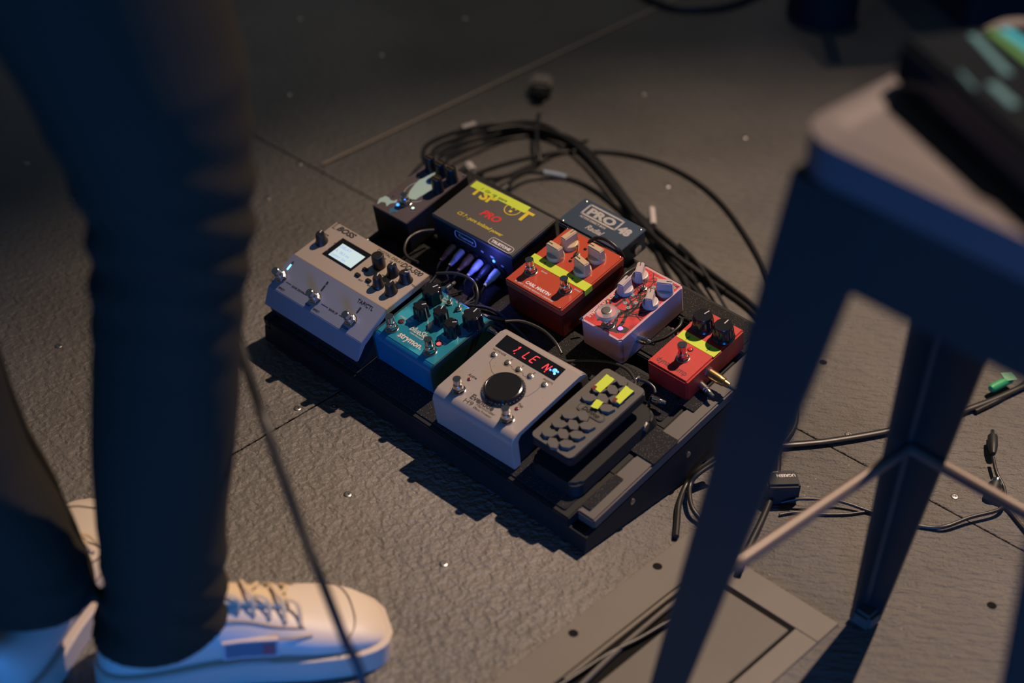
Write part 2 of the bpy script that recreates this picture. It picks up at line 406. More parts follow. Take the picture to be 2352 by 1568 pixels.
def led(p, a, b, z, r, m, bezel=True, name='indicator_lamp'):
    x, y = p.l(a, b)
    o = inst(name, ('led', r, m.name), lambda: lathe(BM(), [(r, 0), (r, .0006), (r*.85, .0014), (r*.4, .0019)], 16), m, p.e, (x, y, z))
    if bezel: inst('bezel_ring', ('bez', r), lambda: lathe(BM(), [(r*1.45, 0), (r*1.45, .0004), (r*1.2, .0009), (r*1.02, .0009), (r*1.02, .0001)], 20), M_black, o, (0, 0, 0))
    return o
def toggle(p, a, b, z, tilt=(0, .25), h=.011):
    x, y = p.l(a, b)
    e = inst('toggle_switch', 'tgbase', lambda: lathe(BM(), [(.0046, 0), (.0046, .0018), (.0030, .0022), (.0028, .0040)], 6), M_steel, p.e, (x, y, z))
    M = axisM((tilt[0], tilt[1], 1))
    bm = BM(); lathe(bm, [(.0011, .003), (.0013, h*.7), (.0016, h), (.0008, h+.001)], 10, M=M); obj('lever', bm, M_chrome, e)
    return e
def screw(p, a, b, z, r=.0016, name='lid_screw'):
    x, y = p.l(a, b)
    return inst(name, ('scr', r), lambda: lathe(BM(), [(r, 0), (r, .0005), (r*.7, .0009), (r*.3, .0007)], 12), M_chrome, p.e, (x, y, z))
def ribbed_knob(p, a, b, z, r, h, lobes=8, ang=0):
    x, y = p.l(a, b)
    k = inst('control_knob', ('rk', r, h), lambda: lathe(BM(), [(r, 0), (r*1.0, .002), (r*.92, .0035), (r*.88, h*.93), (r*.72, h)], 64, lobes=lobes, lobe_d=.16), M_knob, p.e, (x, y, z), (0, 0, ang))
    inst('pointer_line', ('rkp', r, h), lambda: box(BM(), (0, r*.45, h+.0001), (.0012, r*.5, .0006)), M_white, k, (0, 0, 0))
    return k
def wing_knob(p, a, b, z, ang, m, r=.0082, h=.0165):
    """round skirt with a tall straight grip"""
    x, y = p.l(a, b)
    def mk():
        bm = BM(); lathe(bm, [(r, 0), (r*1.02, .0015), (r*1.0, .0040), (r*.93, .0058), (r*.7, .0068)], 32)
        c = BM(); box(c, (0, 0, h/2+.001), (r*.86, r*1.95, h-.002), .0012, seg=3)
        for v in c.verts:
            t = (v.co.z)/h; v.co.x *= 1.10-.16*t; v.co.y *= 1.0-.05*t
        me = D.meshes.new('x'); c.to_mesh(me); c.free(); bm.from_mesh(me); D.meshes.remove(me); return bm
    k = inst('control_knob', ('wk', m.name, r), mk, m, p.e, (x, y, z), (0, 0, ang))
    inst('pointer_line', ('wkp', r, h), lambda: box(BM(), (0, r*.55, h+.0001), (.0010, r*.62, .0005)), M_dark, k, (0, 0, 0))
    return k
def arrow_strip(p, name, pts, z, wd, m):
    """thin printed line through local points"""
    bm = BM()
    for (x0, y0), (x1, y1) in zip(pts, pts[1:]):
        L = math.hypot(x1-x0, y1-y0); box(bm, ((x0+x1)/2, (y0+y1)/2, z+.00008), (L+wd, wd, .00016), rz=math.atan2(y1-y0, x1-x0))
    return p.part(name, bm, m, smooth=0)
def patch(p, name, pts, z, m, h=.00025):
    bm = BM(); prism(bm, [p.l(*q) for q in pts], z, z+h)
    return p.part(name, bm, m, smooth=0)
def plug(name, label, pt, d, m, body=.0055, L=.022, group=None, tip=True, cat='plug'):
    """jack plug body with strain relief, axis d from the pedal outwards"""
    bm = BM(); M = axisM(d)
    lathe(bm, [(body*.8, 0), (body, .001), (body, L*.55), (body*.9, L*.58), (body*.9, L*.75), (body*.72, L*.78), (body*.6, L)], 16, M=M)
    o = obj(name, bm, m, None, pt); tag(o, label, cat, group)
    bm = BM(); lathe(bm, [(body*1.12, -.0022), (body*1.12, .0006)], 6, M=M); obj('collar_nut', bm, M_chrome, o)
    bm = BM(); lathe(bm, [(body*.55, L), (body*.42, L*1.35)], 10, M=M); obj('strain_relief', bm, M_rubber, o)
    return o
def cable(label, pts, r, m=None, n=6, flat=1.0, group=None, name='cable'):
    bm = BM(); tube(bm, pts, r, n=n, flat=flat)
    o = obj(name, bm, m or M_cable, None, smooth=60); tag(o, label, 'cable', group); return o

# ------------------------------------------------------------------ 1 wide silver delay pedal
P = Pedal('delay_pedal', 'wide silver delay pedal with small lit screen, front left of the board', 'guitar pedal', -.2235, -.0325, R(.7))
hw = .0845
y0 = .036+.0325; yc = -.040+.0325; yf = -.088+.0325; yb = -.101+.0325
bm = BM(); profile_x(bm, [(y0, .061), (yc+.0008, .061), (yc, .0605), (yc, .052), (y0, .052)], -hw, hw); bmesh.ops.bevel(bm, geom=bm.edges[:], offset=.0006, segments=2, affect='EDGES'); P.part('top_panel', bm, M_cream)
bm = BM(); profile_x(bm, [(yc, .0622), (yf, .043), (yb, .020), (yb+.004, .020), (yf+.005, .036), (yc, .054)], -hw-.001, hw+.001); bmesh.ops.bevel(bm, geom=bm.edges[:], offset=.0007, segments=2, affect='EDGES'); P.part('switch_panel', bm, M_slate)
bm = BM(); profile_x(bm, [(y0+.001, .054), (yc, .054), (yf+.008, .036), (yb+.004, .018), (yb+.006, .002), (y0+.001, .002)], -hw+.003, hw-.003); P.part('base', bm, M_black)
patch(P, 'screen_bezel', [(-.2785, .018), (-.2249, .0185), (-.2249, -.0182), (-.2785, -.0182)], .0611, M_glass, .0006)
patch(P, 'screen', [(-.2705, .0106), (-.2285, .0106), (-.2285, -.0148), (-.2705, -.0148)], .0617, M_screen, .0002)
P.text('screen_text', 'DELAY', -.2685, .0035, .0621, .0062, M_scrtxt); P.text('screen_text', 'A  38.2 ms', -.2685, -.005, .0621, .0056, M_scrtxt); P.text('screen_text', 'CARRY  ON', -.2685, -.0125, .0621, .0048, M_scrtxt)
def flutedknob(a, b, r, h, ang=0, cyl_=False):
    x, y = P.l(a, b)
    if cyl_: k = inst('control_knob', 'ddcyl', lambda: lathe(BM(), [(r, 0), (r*1.0, .001), (r*.94, h-.002), (r*.86, h-.0005), (r*.7, h)], 28), M_knobm, P.e, (x, y, .061)); return
    k = inst('control_knob', 'ddk', lambda: lathe(BM(), [(r, 0), (r, .002), (r*.84, .004), (r*.70, h*.9), (r*.6, h)], 28, lobes=2, lobe_d=.14), M_knobm, P.e, (x, y, .061), (0, 0, ang))
    inst('pointer_line', 'ddkp', lambda: box(BM(), (0, r*.35, h+.0002), (.0012, r*.5, .0006)), M_white, k, (0, 0, 0))
flutedknob(-.2953, -.0035, .0092, .0155, .3); flutedknob(-.2025, .0105, .0085, .019, 0, True)
for a, b, g in ((-.1775, .0105, .1), (-.1559, .0117, -1.0), (-.1776, -.0145, .4), (-.1563, -.0133, .1)): flutedknob(a, b, .0085, .0155, g)
for a, b in ((-.2113, -.0057), (-.2119, -.0182), (-.1933, -.0173)):
    x, y = P.l(a, b); inst('menu_button', 'ddb', lambda: box(BM(), (0, 0, .0013), (.0078, .0052, .0032), .0008), M_black, P.e, (x, y, .061))
P.text('lettering', 'BOSS', -.2985, .0245, .0612, .0115, M_dark, bold=.0004, shear=.25, sx=1.12)
arrow_strip(P, 'logo_frame', [P.l(*q) for q in ((-.3035, .0235), (-.3035, .0345), (-.3055, .0345), (-.3055, .0235), (-.2995, .0235))], .0611, .0006, M_dark)
P.text('lettering', 'DIGITAL DELAY', -.2262, .0285, .0612, .0062, M_dark, sx=1.02)
P.text('lettering', 'DD-500', -.1825, .0268, .0612, .0105, M_dark, bold=.0002, shear=.3, sx=1.0)
for (t, a, b) in (('MODE', -.281, .004), ('BANK', -.279, .010), ('TAPE', -.3045, .0085), ('TIME', -.212, .0225), ('E.LEVEL', -.198, .024), ('TONE', -.146, .010), ('MOD', -.188, .0), ('GRIT', -.166, .0015), ('EXIT', -.206, -.0235), ('EDIT', -.190, -.0235)):
    P.text('small_lettering', t, a, b, .0612, .0034, M_dark)
# things on the sloping switch panel
sl = math.atan2(.0622-.043, yc-yf)
def onslope(a, b, off=0.0):
    x, y = P.l(a, b); t = (yc-y)/(yc-yf); z = .0622-(.0622-.043)*t
    return Matrix.Translation((x, y, z)) @ Matrix.Rotation(sl, 4, 'X') @ Matrix.Translation((0, 0, off))
for (a, b) in ((-.2993, -.0724), (-.2346, -.0725), (-.170, -.0717)):
    e = footswitch(P, a, b, 0, .0050, .019); e.matrix_local = onslope(a, b)
for (a, b, m) in ((-.2997, -.0575, M_ledcyan), (-.2355, -.057, M_dark), (-.1705, -.0566, M_dark)):
    bm = BM(); box(bm, (0, 0, .0002), (.0026, .0085, .0010), .0004); o = P.part('status_bar', bm, m); o.matrix_local = onslope(a, b)
for (t, a, b, s) in (('A', -.3012, -.0525, .006), ('B', -.237, -.0515, .0062), ('TAP/CTL', -.1815, -.0495, .0072), ('BANK DOWN', -.277, -.0755, .0036), ('BANK UP', -.208, -.0748, .0036), ('ON', -.312, -.0835, .0042), ('EFFECT', -.293, -.0850, .0034), ('PLAY', -.243, -.0845, .0040), ('EFFECT', -.228, -.0845, .0034), ('STOP', -.176, -.0840, .0044)):
    text('lettering', t, 0, 0, 0, s, M_dark, P.e, M=onslope(a, b, .0004))
for (q0, q1) in (((-.2885, -.0740), (-.2790, -.0742)), ((-.2565, -.0744), (-.2485, -.0744)), ((-.2225, -.0735), (-.2105, -.0735)), ((-.1900, -.0733), (-.1830, -.0733))):
    bm = BM(); L = q1[0]-q0[0]; box(bm, (L/2, 0, .0003), (L, .0006, .0002)); o = P.part('printed_line', bm, M_dark); o.matrix_local = onslope(*q0)
bm = BM(); lathe(bm, [(.004, 0), (.004, .006), (.0025, .007)], 14, M=axisM((0, 1, 0))); P.part('rear_jack', bm, M_steel, loc=(.045, y0, .045))
bm = BM(); lathe(bm, [(.004, 0), (.004, .006), (.0025, .007)], 14, M=axisM((0, 1, 0))); P.part('rear_jack', bm, M_steel, loc=(-.035, y0, .05))

# ------------------------------------------------------------------ 2 teal reverb pedal
P = Pedal('reverb_pedal', 'teal reverb pedal with five black knobs and two toggle switches', 'guitar pedal', -.085, -.015, 0)
hw, hd, H = .0512, .0535, .048
def rprof(hd, z0, z1, r, n=6):
    pr = [(-hd, z0)]
    for k in range(n+1):
        a = R(180 - 90*k/n); pr.append((-hd+r+r*math.cos(a), z1-r+r*math.sin(a)))
    for k in range(n+1):
        a = R(90 - 90*k/n); pr.append((hd-r+r*math.cos(a), z1-r+r*math.sin(a)))
    pr.append((hd, z0)); return pr
bm = BM(); profile_x(bm, rprof(hd, .003, H, .009), -hw+.0025, hw-.0025); P.part('housing', bm, M_tealfront)
bm = BM(); prism(bm, rounded(0, 0, 2*hw-.005, 2*hd-.014, .001, 2), H-.0002, H+.0003); P.part('printed_face', bm, M_teal)
for s in (-1, 1):
    bm = BM(); profile_x(bm, rprof(hd+.0008, .002, H+.0006, .0095), s*hw-(.0025 if s > 0 else 0), s*hw+(.0025 if s < 0 else 0)); P.part('end_plate', bm, M_tealside)
for (a, b, r) in ((-.1165, .0175, .0138), (-.1063, -.0115, .0110), (-.080, -.003, .0110), (-.0552, -.0102, .0110), (-.045, .0165, .0142)):
    ribbed_knob(P, a, b, H+.0003, r, .0190, 7, random.uniform(-1, 1))
for (a, b) in ((-.0945, .0243), (-.0782, .0236)): toggle(P, a, b, H+.0003)
for (a, b) in ((-.1204, -.0497), (-.055, -.0486)): footswitch(P, a, b, H+.0003, .0052, .022)
led(P, -.1198, -.0343, H+.0003, .0030, M_ledoff); led(P, -.0557, -.0331, H+.0003, .0032, M_ledred)
P.text('lettering', 'blueSky', -.1035, -.0375, H+.0004, .0122, M_tan, bold=.0001, shear=.25, sx=.80)
P.text('lettering', 'reverberator', -.0980, -.0415, H+.0004, .0040, M_tan, sx=1.05)
P.text('lettering', 'strymon.', -.1065, -.0540, H+.0004, .0125, M_tan, bold=.00035, sx=.88)
P.text('small_lettering', 'FAVORITE', -.1275, -.0290, H+.0004, .0038, M_tan); P.text('small_lettering', 'BYPASS', -.0620, -.0300, H+.0004, .0042, M_tan)
for (t, a, b) in (('PLATE', -.1068, .0305), ('ROOM', -.1068, .0262), ('SPRING', -.1068, .0219), ('MODE', -.0905, .0300), ('MOD', -.0712, .0300), ('NORM', -.0712, .0255), ('SHIM', -.0712, .0212), ('DECAY', -.124, .000), ('MIX', -.047, .0355), ('LOW', -.0905, -.0125), ('HIGH', -.066, -.0205), ('PRE', -.116, -.0235)):
    P.text('small_lettering', t, a, b, H+.0004, .0034, M_tan)
# ------------------------------------------------------------------ 3 silver harmonizer
P = Pedal('effects_processor', 'silver effects pedal with red digits and a large black dial', 'guitar pedal', .0565, -.0285, R(1.6))
hw, hd, H = .0625, .0675, .053
def uprof(hd, z0, z1, r, t, n=7):
    out = rprof(hd, z0, z1, r, n); inn = rprof(hd-t, z0, z1-t*.62, max(r-t*.6, .002), n)[::-1]
    return out + inn
bm = BM(); profile_x(bm, uprof(hd, .001, H, .012, .011), -hw, hw); bmesh.ops.bevel(bm, geom=[e for e in bm.edges if abs(e.verts[0].co.x-e.verts[1].co.x) < 1e-6], offset=.0012, segments=3, affect='EDGES'); P.part('bent_shell', bm, M_silver)
bm = BM(); box(bm, (0, .0, .0235), (2*hw-.006, 2*hd-.022, .043), .001); P.part('inner_housing', bm, M_black)
for s in (-1, 1):
    bm = BM(); box(bm, (0, 0, .004), (.016, .016, .006), .001); 
    P.part('rubber_pad', bm, M_rubber, loc=(s*.04, -.045, -.0008))
Z = H
patch(P, 'display_window', [(.0030, .0248), (.0970, .0256), (.0985, .0040), (.0045, .0030)], Z, M_glass, .0004)
xk, yk = P.l(.0622, -.0432)
k = P.part('dial', lathe(BM(), [(.0256, 0), (.0262, .001), (.0258, .0030), (.0240, .0052), (.0228, .0070), (.0212, .0076), (.0202, .0071)], 72), M_knob, loc=(xk, yk, Z))
bm = BM()
for j in range(36):
    a = 2*math.pi*j/36; box(bm, (.0250*math.cos(a), .0250*math.sin(a), .0038), (.0013, .0003, .0002), rz=a)
obj('dial_ticks', bm, M_white, k, smooth=0)
for i, (a, b) in enumerate(((.0134, -.0085), (.0354, -.0082), (.0532, -.0081), (.0713, -.0077), (.0937, -.0076))):
    x, y = P.l(a, b); bt_ = inst('push_button', 'h9b', lambda: lathe(BM(), [(.0040, 0), (.0040, .0008), (.0032, .0012), (.0028, .0026), (.0020, .0030)], 20), M_steel, P.e, (x, y, Z))
    def ringm():
        bm = BM()
        for q in range(12):
            a0 = R(-150+q*10); box(bm, (.0056*math.cos(a0), .0056*math.sin(a0), .0001), (.0003, .0011, .0002), rz=a0)
        return bm
    inst('printed_arc', 'h9arc', ringm, M_dark, bt_, (0, 0, 0))
footswitch(P, .0200, -.0753, Z, .0050, .0205); footswitch(P, .0963, -.0740, Z, .0050, .0205)
led(P, .0177, -.0555, Z, .0024, M_ledoff, False); led(P, .0937, -.0551, Z, .0026, M_ledoff, False)
P.text('lettering', 'Eventide', .0378, -.0762, Z+.0001, .0112, M_dark, bold=.00035, sx=.92, rz=R(-1))
P.text('lettering', 'H9', .0350, -.0850, Z+.0001, .0092, M_dark, sx=1.25)
P.text('lettering', 'Harmonizer', .0518, -.0803, Z+.0001, .0056, M_dark, sx=1.05); P.text('lettering', 'Effects Processor', .0518, -.0850, Z+.0001, .0044, M_dark, sx=.92)
P.text('lettering', 'Active', .0115, -.0512, Z+.0001, .0050, M_dark, bold=.0001); P.text('lettering', 'Tap', .0895, -.0503, Z+.0001, .0054, M_dark, bold=.0001)
for (t, a) in (('HOTKNOB', .0055), ('X', .0345), ('Y', .0524), ('Z', .0705), ('PRESETS', .0862)): P.text('small_lettering', t, a, -.0028, Z+.0001, .0040, M_dark)
arrow_strip(P, 'printed_line', [P.l(*q) for q in ((.0160, -.0125), (.0175, -.0205), (.0300, -.0300), (.0395, -.0325))], Z, .0004, M_dark)
arrow_strip(P, 'printed_line', [P.l(*q) for q in ((.0395, -.0095), (.0440, -.0095), (.0455, -.0120), (.0500, -.0120))], Z, .0004, M_dark)
arrow_strip(P, 'printed_line', [P.l(*q) for q in ((.0575, -.0095), (.0615, -.0095), (.0632, -.0120), (.0680, -.0120))], Z, .0004, M_dark)
arrow_strip(P, 'printed_line', [P.l(*q) for q in ((.0918, -.0130), (.0925, -.0200), (.0905, -.0320), (.0845, -.0395))], Z, .0004, M_dark)
segs = {'1': [((.5, 1), (.5, .5)), ((.5, .5), (.3, 0)), ((.5, 1), (.25, .75))], 'L': [((0, 1), (0, .5)), ((0, .5), (0, 0)), ((0, 0), (.8, 0))],
        'E': [((0, 1), (0, .5)), ((0, .5), (0, 0)), ((0, 0), (.8, 0)), ((0, 1), (.8, 1)), ((0, .5), (.7, .5))], 'N': [((0, 0), (0, 1)), ((0, 1), (.8, 0)), ((.8, 0), (.8, 1))]}
for ch, a in (('1', .0255), ('L', .0425), ('E', .0535), ('N', .0735)):
    bm = BM(); x0, y0_ = P.l(a, .0088); w_, h_ = .0075, .0115
    for (p0, p1) in segs[ch]:
        ax, ay = x0+p0[0]*w_+p0[1]*.0022, y0_+p0[1]*h_; bx, by = x0+p1[0]*w_+p1[1]*.0022, y0_+p1[1]*h_
        L = math.hypot(bx-ax, by-ay)*.88; box(bm, ((ax+bx)/2, (ay+by)/2, Z+.0005), (L, .0012, .0003), rz=math.atan2(by-ay, bx-ax))
    P.part('red_digit', bm, M_digit, smooth=0)
for a in (.0315, .0800):
    bm = BM(); x, y = P.l(a, .0075); box(bm, (x, y, Z+.0005), (.0014, .0014, .0003)); P.part('red_digit', bm, M_digit, smooth=0)
led(P, .0885, .0160, Z+.0003, .0030, M_ledblue, False)
for (a, b, r_) in ((.0838, .0135, .0013), (.0930, .0165, .0013), (.0915, .0120, .0014)): led(P, a, b, Z+.0002, r_, M_ledcyan if a > .091 and b < .013 else M_ledblue, False)
for i in range(16):                                                # dust specks and worn dots on the face
    x, y = random.uniform(-.055, .055), random.uniform(-.055, .045)
    if (x-xk)**2+(y-yk)**2 > .03**2: inst('speck', 'speck', lambda: lathe(BM(), [(.0004, 0), (.0004, .0001)], 6), M_dark, P.e, (x, y, Z))

# ------------------------------------------------------------------ 4 red twin knob pedal (orange enamel)
P = Pedal('overdrive_pedal', 'orange-red pedal with four cream knobs, beside the black power supply', 'guitar pedal', -.0220, .156, 0)
hw, hd, H = .0470, .0590, .050
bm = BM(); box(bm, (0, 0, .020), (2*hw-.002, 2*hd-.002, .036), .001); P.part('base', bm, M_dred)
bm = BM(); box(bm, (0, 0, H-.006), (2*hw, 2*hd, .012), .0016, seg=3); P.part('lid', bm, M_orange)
for (a, b, g) in ((-.0437, .1905, R(-5)), (-.0445, .1645, R(88)), (-.0005, .1925, R(88)), (.0005, .1645, R(80))): wing_knob(P, a, b, H, g, M_knobcream, .0115, .0195)
toggle(P, -.0245, .1820, H, (-.1, .25), .013)
for (a, b) in ((-.0237, .1968), (-.0243, .1693)): led(P, a, b, H, .0015, M_black)
footswitch(P, -.0510, .1255, H, .0052, .0215); footswitch(P, .0059, .1262, H, .0052, .0215)
P.text('lettering', 'CARL MARTIN', -.0435, .1065, H+.0001, .0068, M_white, bold=.0003, shear=.15, sx=.90)
P.text('small_lettering', 'BY EAST SOUND RESEARCH DENMARK', -.0560, .1012, H+.0001, .0036, M_white, sx=1.0)
P.text('small_lettering', 'BOOST', -.0415, .1335, H+.0001, .0030, M_white); P.text('small_lettering', 'BYPASS', .0130, .1340, H+.0001, .0030, M_white)
patch(P, 'tape_strip', [(-.0695, .1530), (.0255, .1530), (.0255, .1397), (-.0695, .1397)], H+.0001, M_tape, .0003)
bm = BM(); x1, y1 = P.l(.0258, .1463); box(bm, (x1, y1, H-.004), (.0007, .0133, .0085), rz=0); P.part('tape_end', bm, M_tape)
for a in (-.050, -.004): patch(P, 'pen_mark', [(a, .1475), (a+.004, .1490), (a+.0045, .1420), (a+.0035, .1465)], H+.0004, M_tape2, .0001)
for (a, b) in ((-.066, .212), (.022, .212), (.022, .100)): screw(P, a, b, H, .0012)
bm = BM(); box(bm, (-.012, hd+.001, .047), (.055, .003, .0022), .0006); P.part('rear_edge_strip', bm, M_steel)

# ------------------------------------------------------------------ 5 pink framed red art pedal
P = Pedal('fuzz_pedal', 'pale pink box pedal with red tree artwork and four white knobs', 'guitar pedal', .0778, .167, 0)
hw, hd, H = .0320, .0595, .040
bm = BM(); prism(bm, rounded(0, 0, 2*hw, 2*hd, .0045, 5), .001, H)
bmesh.ops.bevel(bm, geom=[e for e in bm.edges if abs(e.verts[0].co.z-e.verts[1].co.z) < 1e-6 and e.verts[0].co.z > .03], offset=.0018, segments=3, affect='EDGES'); P.part('enclosure', bm, M_pink)
bm = BM(); prism(bm, rounded(0, 0, 2*hw-.006, 2*hd-.006, .001, 2), H-.0002, H+.0002); P.part('artwork_label', bm, M_redart)
def branch(x, y, ang, L, wd, depth, bm):
    pts = [(x, y)]
    for k in range(3):
        ang += random.uniform(-.28, .28); x += L/3*math.cos(ang); y += L/3*math.sin(ang); pts.append((x, y))
    for i, ((ax, ay), (bx, by)) in enumerate(zip(pts, pts[1:])):
        if abs(bx) > hw-.004 or abs(by) > hd-.004 or abs(ax) > hw-.004: break
        l = math.hypot(bx-ax, by-ay); box(bm, ((ax+bx)/2, (ay+by)/2, H+.0003), (l+wd*.5, wd*(1-.18*i), .0003), rz=math.atan2(by-ay, bx-ax))
    else:
        if depth > 0:
            branch(x, y, ang+random.uniform(.25, .6), L*.78, wd*.62, depth-1, bm); branch(x, y, ang-random.uniform(.25, .6), L*.78, wd*.62, depth-1, bm)
bm = BM(); random.seed(5)
for (x, y, g) in ((.010, -.052, 1.75), (.016, -.050, 1.45), (.004, -.055, 2.2)): branch(x, y, g, .026, .0058, 5, bm)
[branch(x, y, g, .022, .0028, 4, bm) for (x, y, g) in ((-.004, -.020, .3), (-.012, -.016, 1.7), (.002, -.030, 1.2), (.010, -.012, 1.6), (-.006, .004, 1.3), (.012, .010, .9), (.004, -.004, 2.4), (-.014, -.048, 1.1))]
P.part('tree_print', bm, M_dark, smooth=0)
bm = BM(); random.seed(3)
for (x, y) in ((-.006, -.006), (.002, -.010), (-.004, -.022), (.004, .002), (.010, .012), (-.022, -.004), (-.008, .010), (.012, .046), (.026, .030), (.022, .040), (.004, .036), (-.024, .010), (.024, .050), (.016, .004), (.006, .048)):
    for k in range(5):
        a = 2*math.pi*k/5+x*90; lathe(bm, [(.0013, 0), (.0009, .0003)], 7, (x+.0017*math.cos(a), y+.0017*math.sin(a), H+.0004))
P.part('flower_print', bm, M_greenf, smooth=0)
for (a, b, g) in ((.0579, .2060, R(28)), (.0583, .1769, R(5)), (.0983, .2050, R(-62)), (.0979, .1776, R(30))): wing_knob(P, a, b, H+.0002, g, M_knobwhite, .0105, .0185)
toggle(P, .0740, .1935, H, (0, .1), .013)
sw = footswitch(P, .0800, .1190, H, .0050, .018)
bm = BM(); lathe(bm, [(.006, .0175), (.0125, .0190), (.0140, .0212), (.0140, .0228), (.0122, .0250), (.0060, .0256)], 40); obj('clear_topper', bm, M_clear, sw)
bm = BM(); lathe(bm, [(.0058, .0175), (.0062, .0262), (.0050, .0268)], 20); obj('button_centre', bm, M_steel, sw)
led(P, .0955, .1241, H, .0034, M_ledpurple)
text('lettering', 'LIKE MY PEDALS', -.0285, .0000, H+.0003, .0062, M_tan, P.e, rz=R(-90), bold=.0002, sx=1.14)
P.text('small_lettering', 'I', .0500, .1690, H+.0003, .0062, M_tan, rz=R(-90)); P.text('small_lettering', 'VOL', .0700, .2165, H+.0003, .0040, M_tan)
patch(P, 'black_boot_print', [(.086, .1145), (.098, .1175), (.1055, .1225), (.1045, .1300), (.0975, .1305), (.0900, .1250)], H+.0002, M_dark, .0001)

# ------------------------------------------------------------------ 6 red compressor
P = Pedal('compressor_pedal', 'small sparkly red pedal with two black knobs beside the stool leg', 'guitar pedal', .1802, .162, 0)
hw, hd, H = .0300, .0545, .034
bm = BM(); box(bm, (0, 0, H/2+.0005), (2*hw, 2*hd, H-.001), .0022, seg=3); P.part('enclosure', bm, M_red)
for (a, b, g) in ((.1690, .1905, .9), (.1982, .1920, .7)):
    x, y = P.l(a, b); k = inst('control_knob', 'dyk', lambda: lathe(BM(), [(.0140, 0), (.0142, .002), (.0130, .0040), (.0122, .0048), (.0116, .0195), (.0106, .0210), (.0060, .0208)], 60), M_knob, P.e, (x, y, H), (0, 0, 0))
    inst('pointer_line', 'dykp', lambda: box(BM(), (0, .006, .0213), (.0012, .0075, .0006)), M_tan, k, (0, 0, 0), (0, 0, -g+.7))
    inst('grip_ribs', 'dykr', lambda: lathe(BM(), [(.0130, .0060), (.0126, .0160), (.0118, .0180)], 64, lobes=16, lobe_d=.09), M_knob, k, (0, 0, 0))
patch(P, 'tape_strip', [(.1530, .1732), (.2098, .1725), (.2096, .1592), (.1530, .1594)], H, M_tape, .0003)
for a in (.1655, .1965):
    patch(P, 'pen_mark', [(a-.0004, .1615), (a+.0004, .1615), (a+.0004, .1690), (a-.0004, .1690)], H+.0003, M_tape2, .0001); patch(P, 'pen_mark', [(a-.0022, .1655), (a+.0022, .1665), (a+.0022, .1658), (a-.0022, .1645)], H+.0003, M_tape2, .0001)
footswitch(P, .1816, .1361, H, .0058, .0235); led(P, .1799, .1522, H, .0024, M_ledred2)
P.text('lettering', 'dyna comp', .1575, .1150, H+.0001, .0112, M_dark, sx=.90)

# ------------------------------------------------------------------ 7 black power supply
P = Pedal('power_supply', 'flat black power supply box with large yellow and red lettering', 'power supply', -.1550, .168, R(1.2))
hw, hd, H = .0700, .0425, .056
bm = BM(); box(bm, (0, 0, H/2-.001), (2*hw-.002, 2*hd-.002, H-.004), .001); P.part('chassis', bm, M_blackm)
bm = BM(); box(bm, (0, 0, H-.003), (2*hw, 2*hd, .006), .0012); P.part('lid', bm, M_ttop)
Z = H+.0001
P.text('lettering', '1', -.2125, .1840, Z, .0255, M_yellow, bold=.0009); P.text('lettering', 'SP', -.1975, .1832, Z, .0250, M_yellow, bold=.0009, sx=1.02); P.text('lettering', 'T', -.1315, .1835, Z, .0262, M_yellow, bold=.001, sx=1.1)
xc, yc_ = P.l(-.1440, .1930)
bm = BM()
for q in range(28):
    a0 = 2*math.pi*q/28; box(bm, (xc+.0112*math.cos(a0), yc_+.0108*math.sin(a0), Z), (.0013, .0027, .0003), rz=a0)
box(bm, (xc-.003, yc_+.002, Z), (.0022, .003, .0003)); box(bm, (xc+.004, yc_+.002, Z), (.0022, .003, .0003)); box(bm, (xc, yc_-.0045, Z), (.004, .004, .0003))
P.part('outlet_print', bm, M_yellow, smooth=0)
P.text('lettering', 'PRO', -.1735, .1602, Z, .0158, M_redp, bold=.0005, shear=.25, sx=1.0)
P.text('lettering', 'CS 7 - pure isolated power', -.1985, .1440, Z, .0082, M_yellow, shear=.25, bold=.0001, sx=.86)
P.text('lettering', 'TRUETONE', -.1092, .1318, Z, .0062, M_white, bold=.0003, align='CENTER', sx=.98)
lo = [P.l(-.1092+x, .1340+y) for x, y in rounded(0, 0, .0385, .0115, .0045, 4)]
arrow_strip(P, 'logo_frame', lo+[lo[0]], H, .0008, M_white)
patch(P, 'tape_strip', [(-.2215, .2060), (-.1275, .2095), (-.1270, .1965), (-.2208, .1930)], H, M_tape, .0003)
P.text('pen_writing', '1  Gtr  rig  spare', -.2060, .1965, H+.0004, .0066, M_tape2, shear=.3)
yfr = -hd
def fronttext(t, x, z, s, m, **k):
    return text('front_lettering', t, 0, 0, 0, s, m, P.e, M=Matrix.Translation((x, yfr-.0002, z)) @ Matrix.Rotation(R(90), 4, 'X'), **k)
fronttext('Truetone', -.012, .0405, .0070, M_white, shear=.3, align='CENTER')
bm = BM(); fr_ = rounded(-.012, .043, .036, .0125, .004, 4)
for (x0, z0), (x1, z1) in zip(fr_, fr_[1:]+fr_[:1]):
    tube(bm, [(x0, yfr-.0002, z0), (x1, yfr-.0002, z1)], .0004, seg=5)
P.part('front_logo_frame', bm, M_white)
bm = BM(); lathe(bm, [(.0022, 0), (.0020, .001), (.0010, .0016)], 14, M=axisM((0, -1, 0))); P.part('indicator_lamp', bm, M_ledblue, loc=(.0360, yfr, .030))
for k in range(7):
    bm = BM(); lathe(bm, [(.0055, 0), (.0055, .0015), (.0030, .0016)], 16, M=axisM((0, -1, 0))); P.part('output_socket', bm, M_black, loc=(-.045+.0155*k, yfr, .020))
for (x, t) in ((.014, '9V'), (.030, '18V'), (.048, '9V')): fronttext(t, x, .034 if x < .04 else .027, .0045, M_white)
l = D.lights.new('violet_indicator_glow', 'POINT'); l.energy = .06; l.color = (.12, .14, 1.0); l.shadow_soft_size = .004
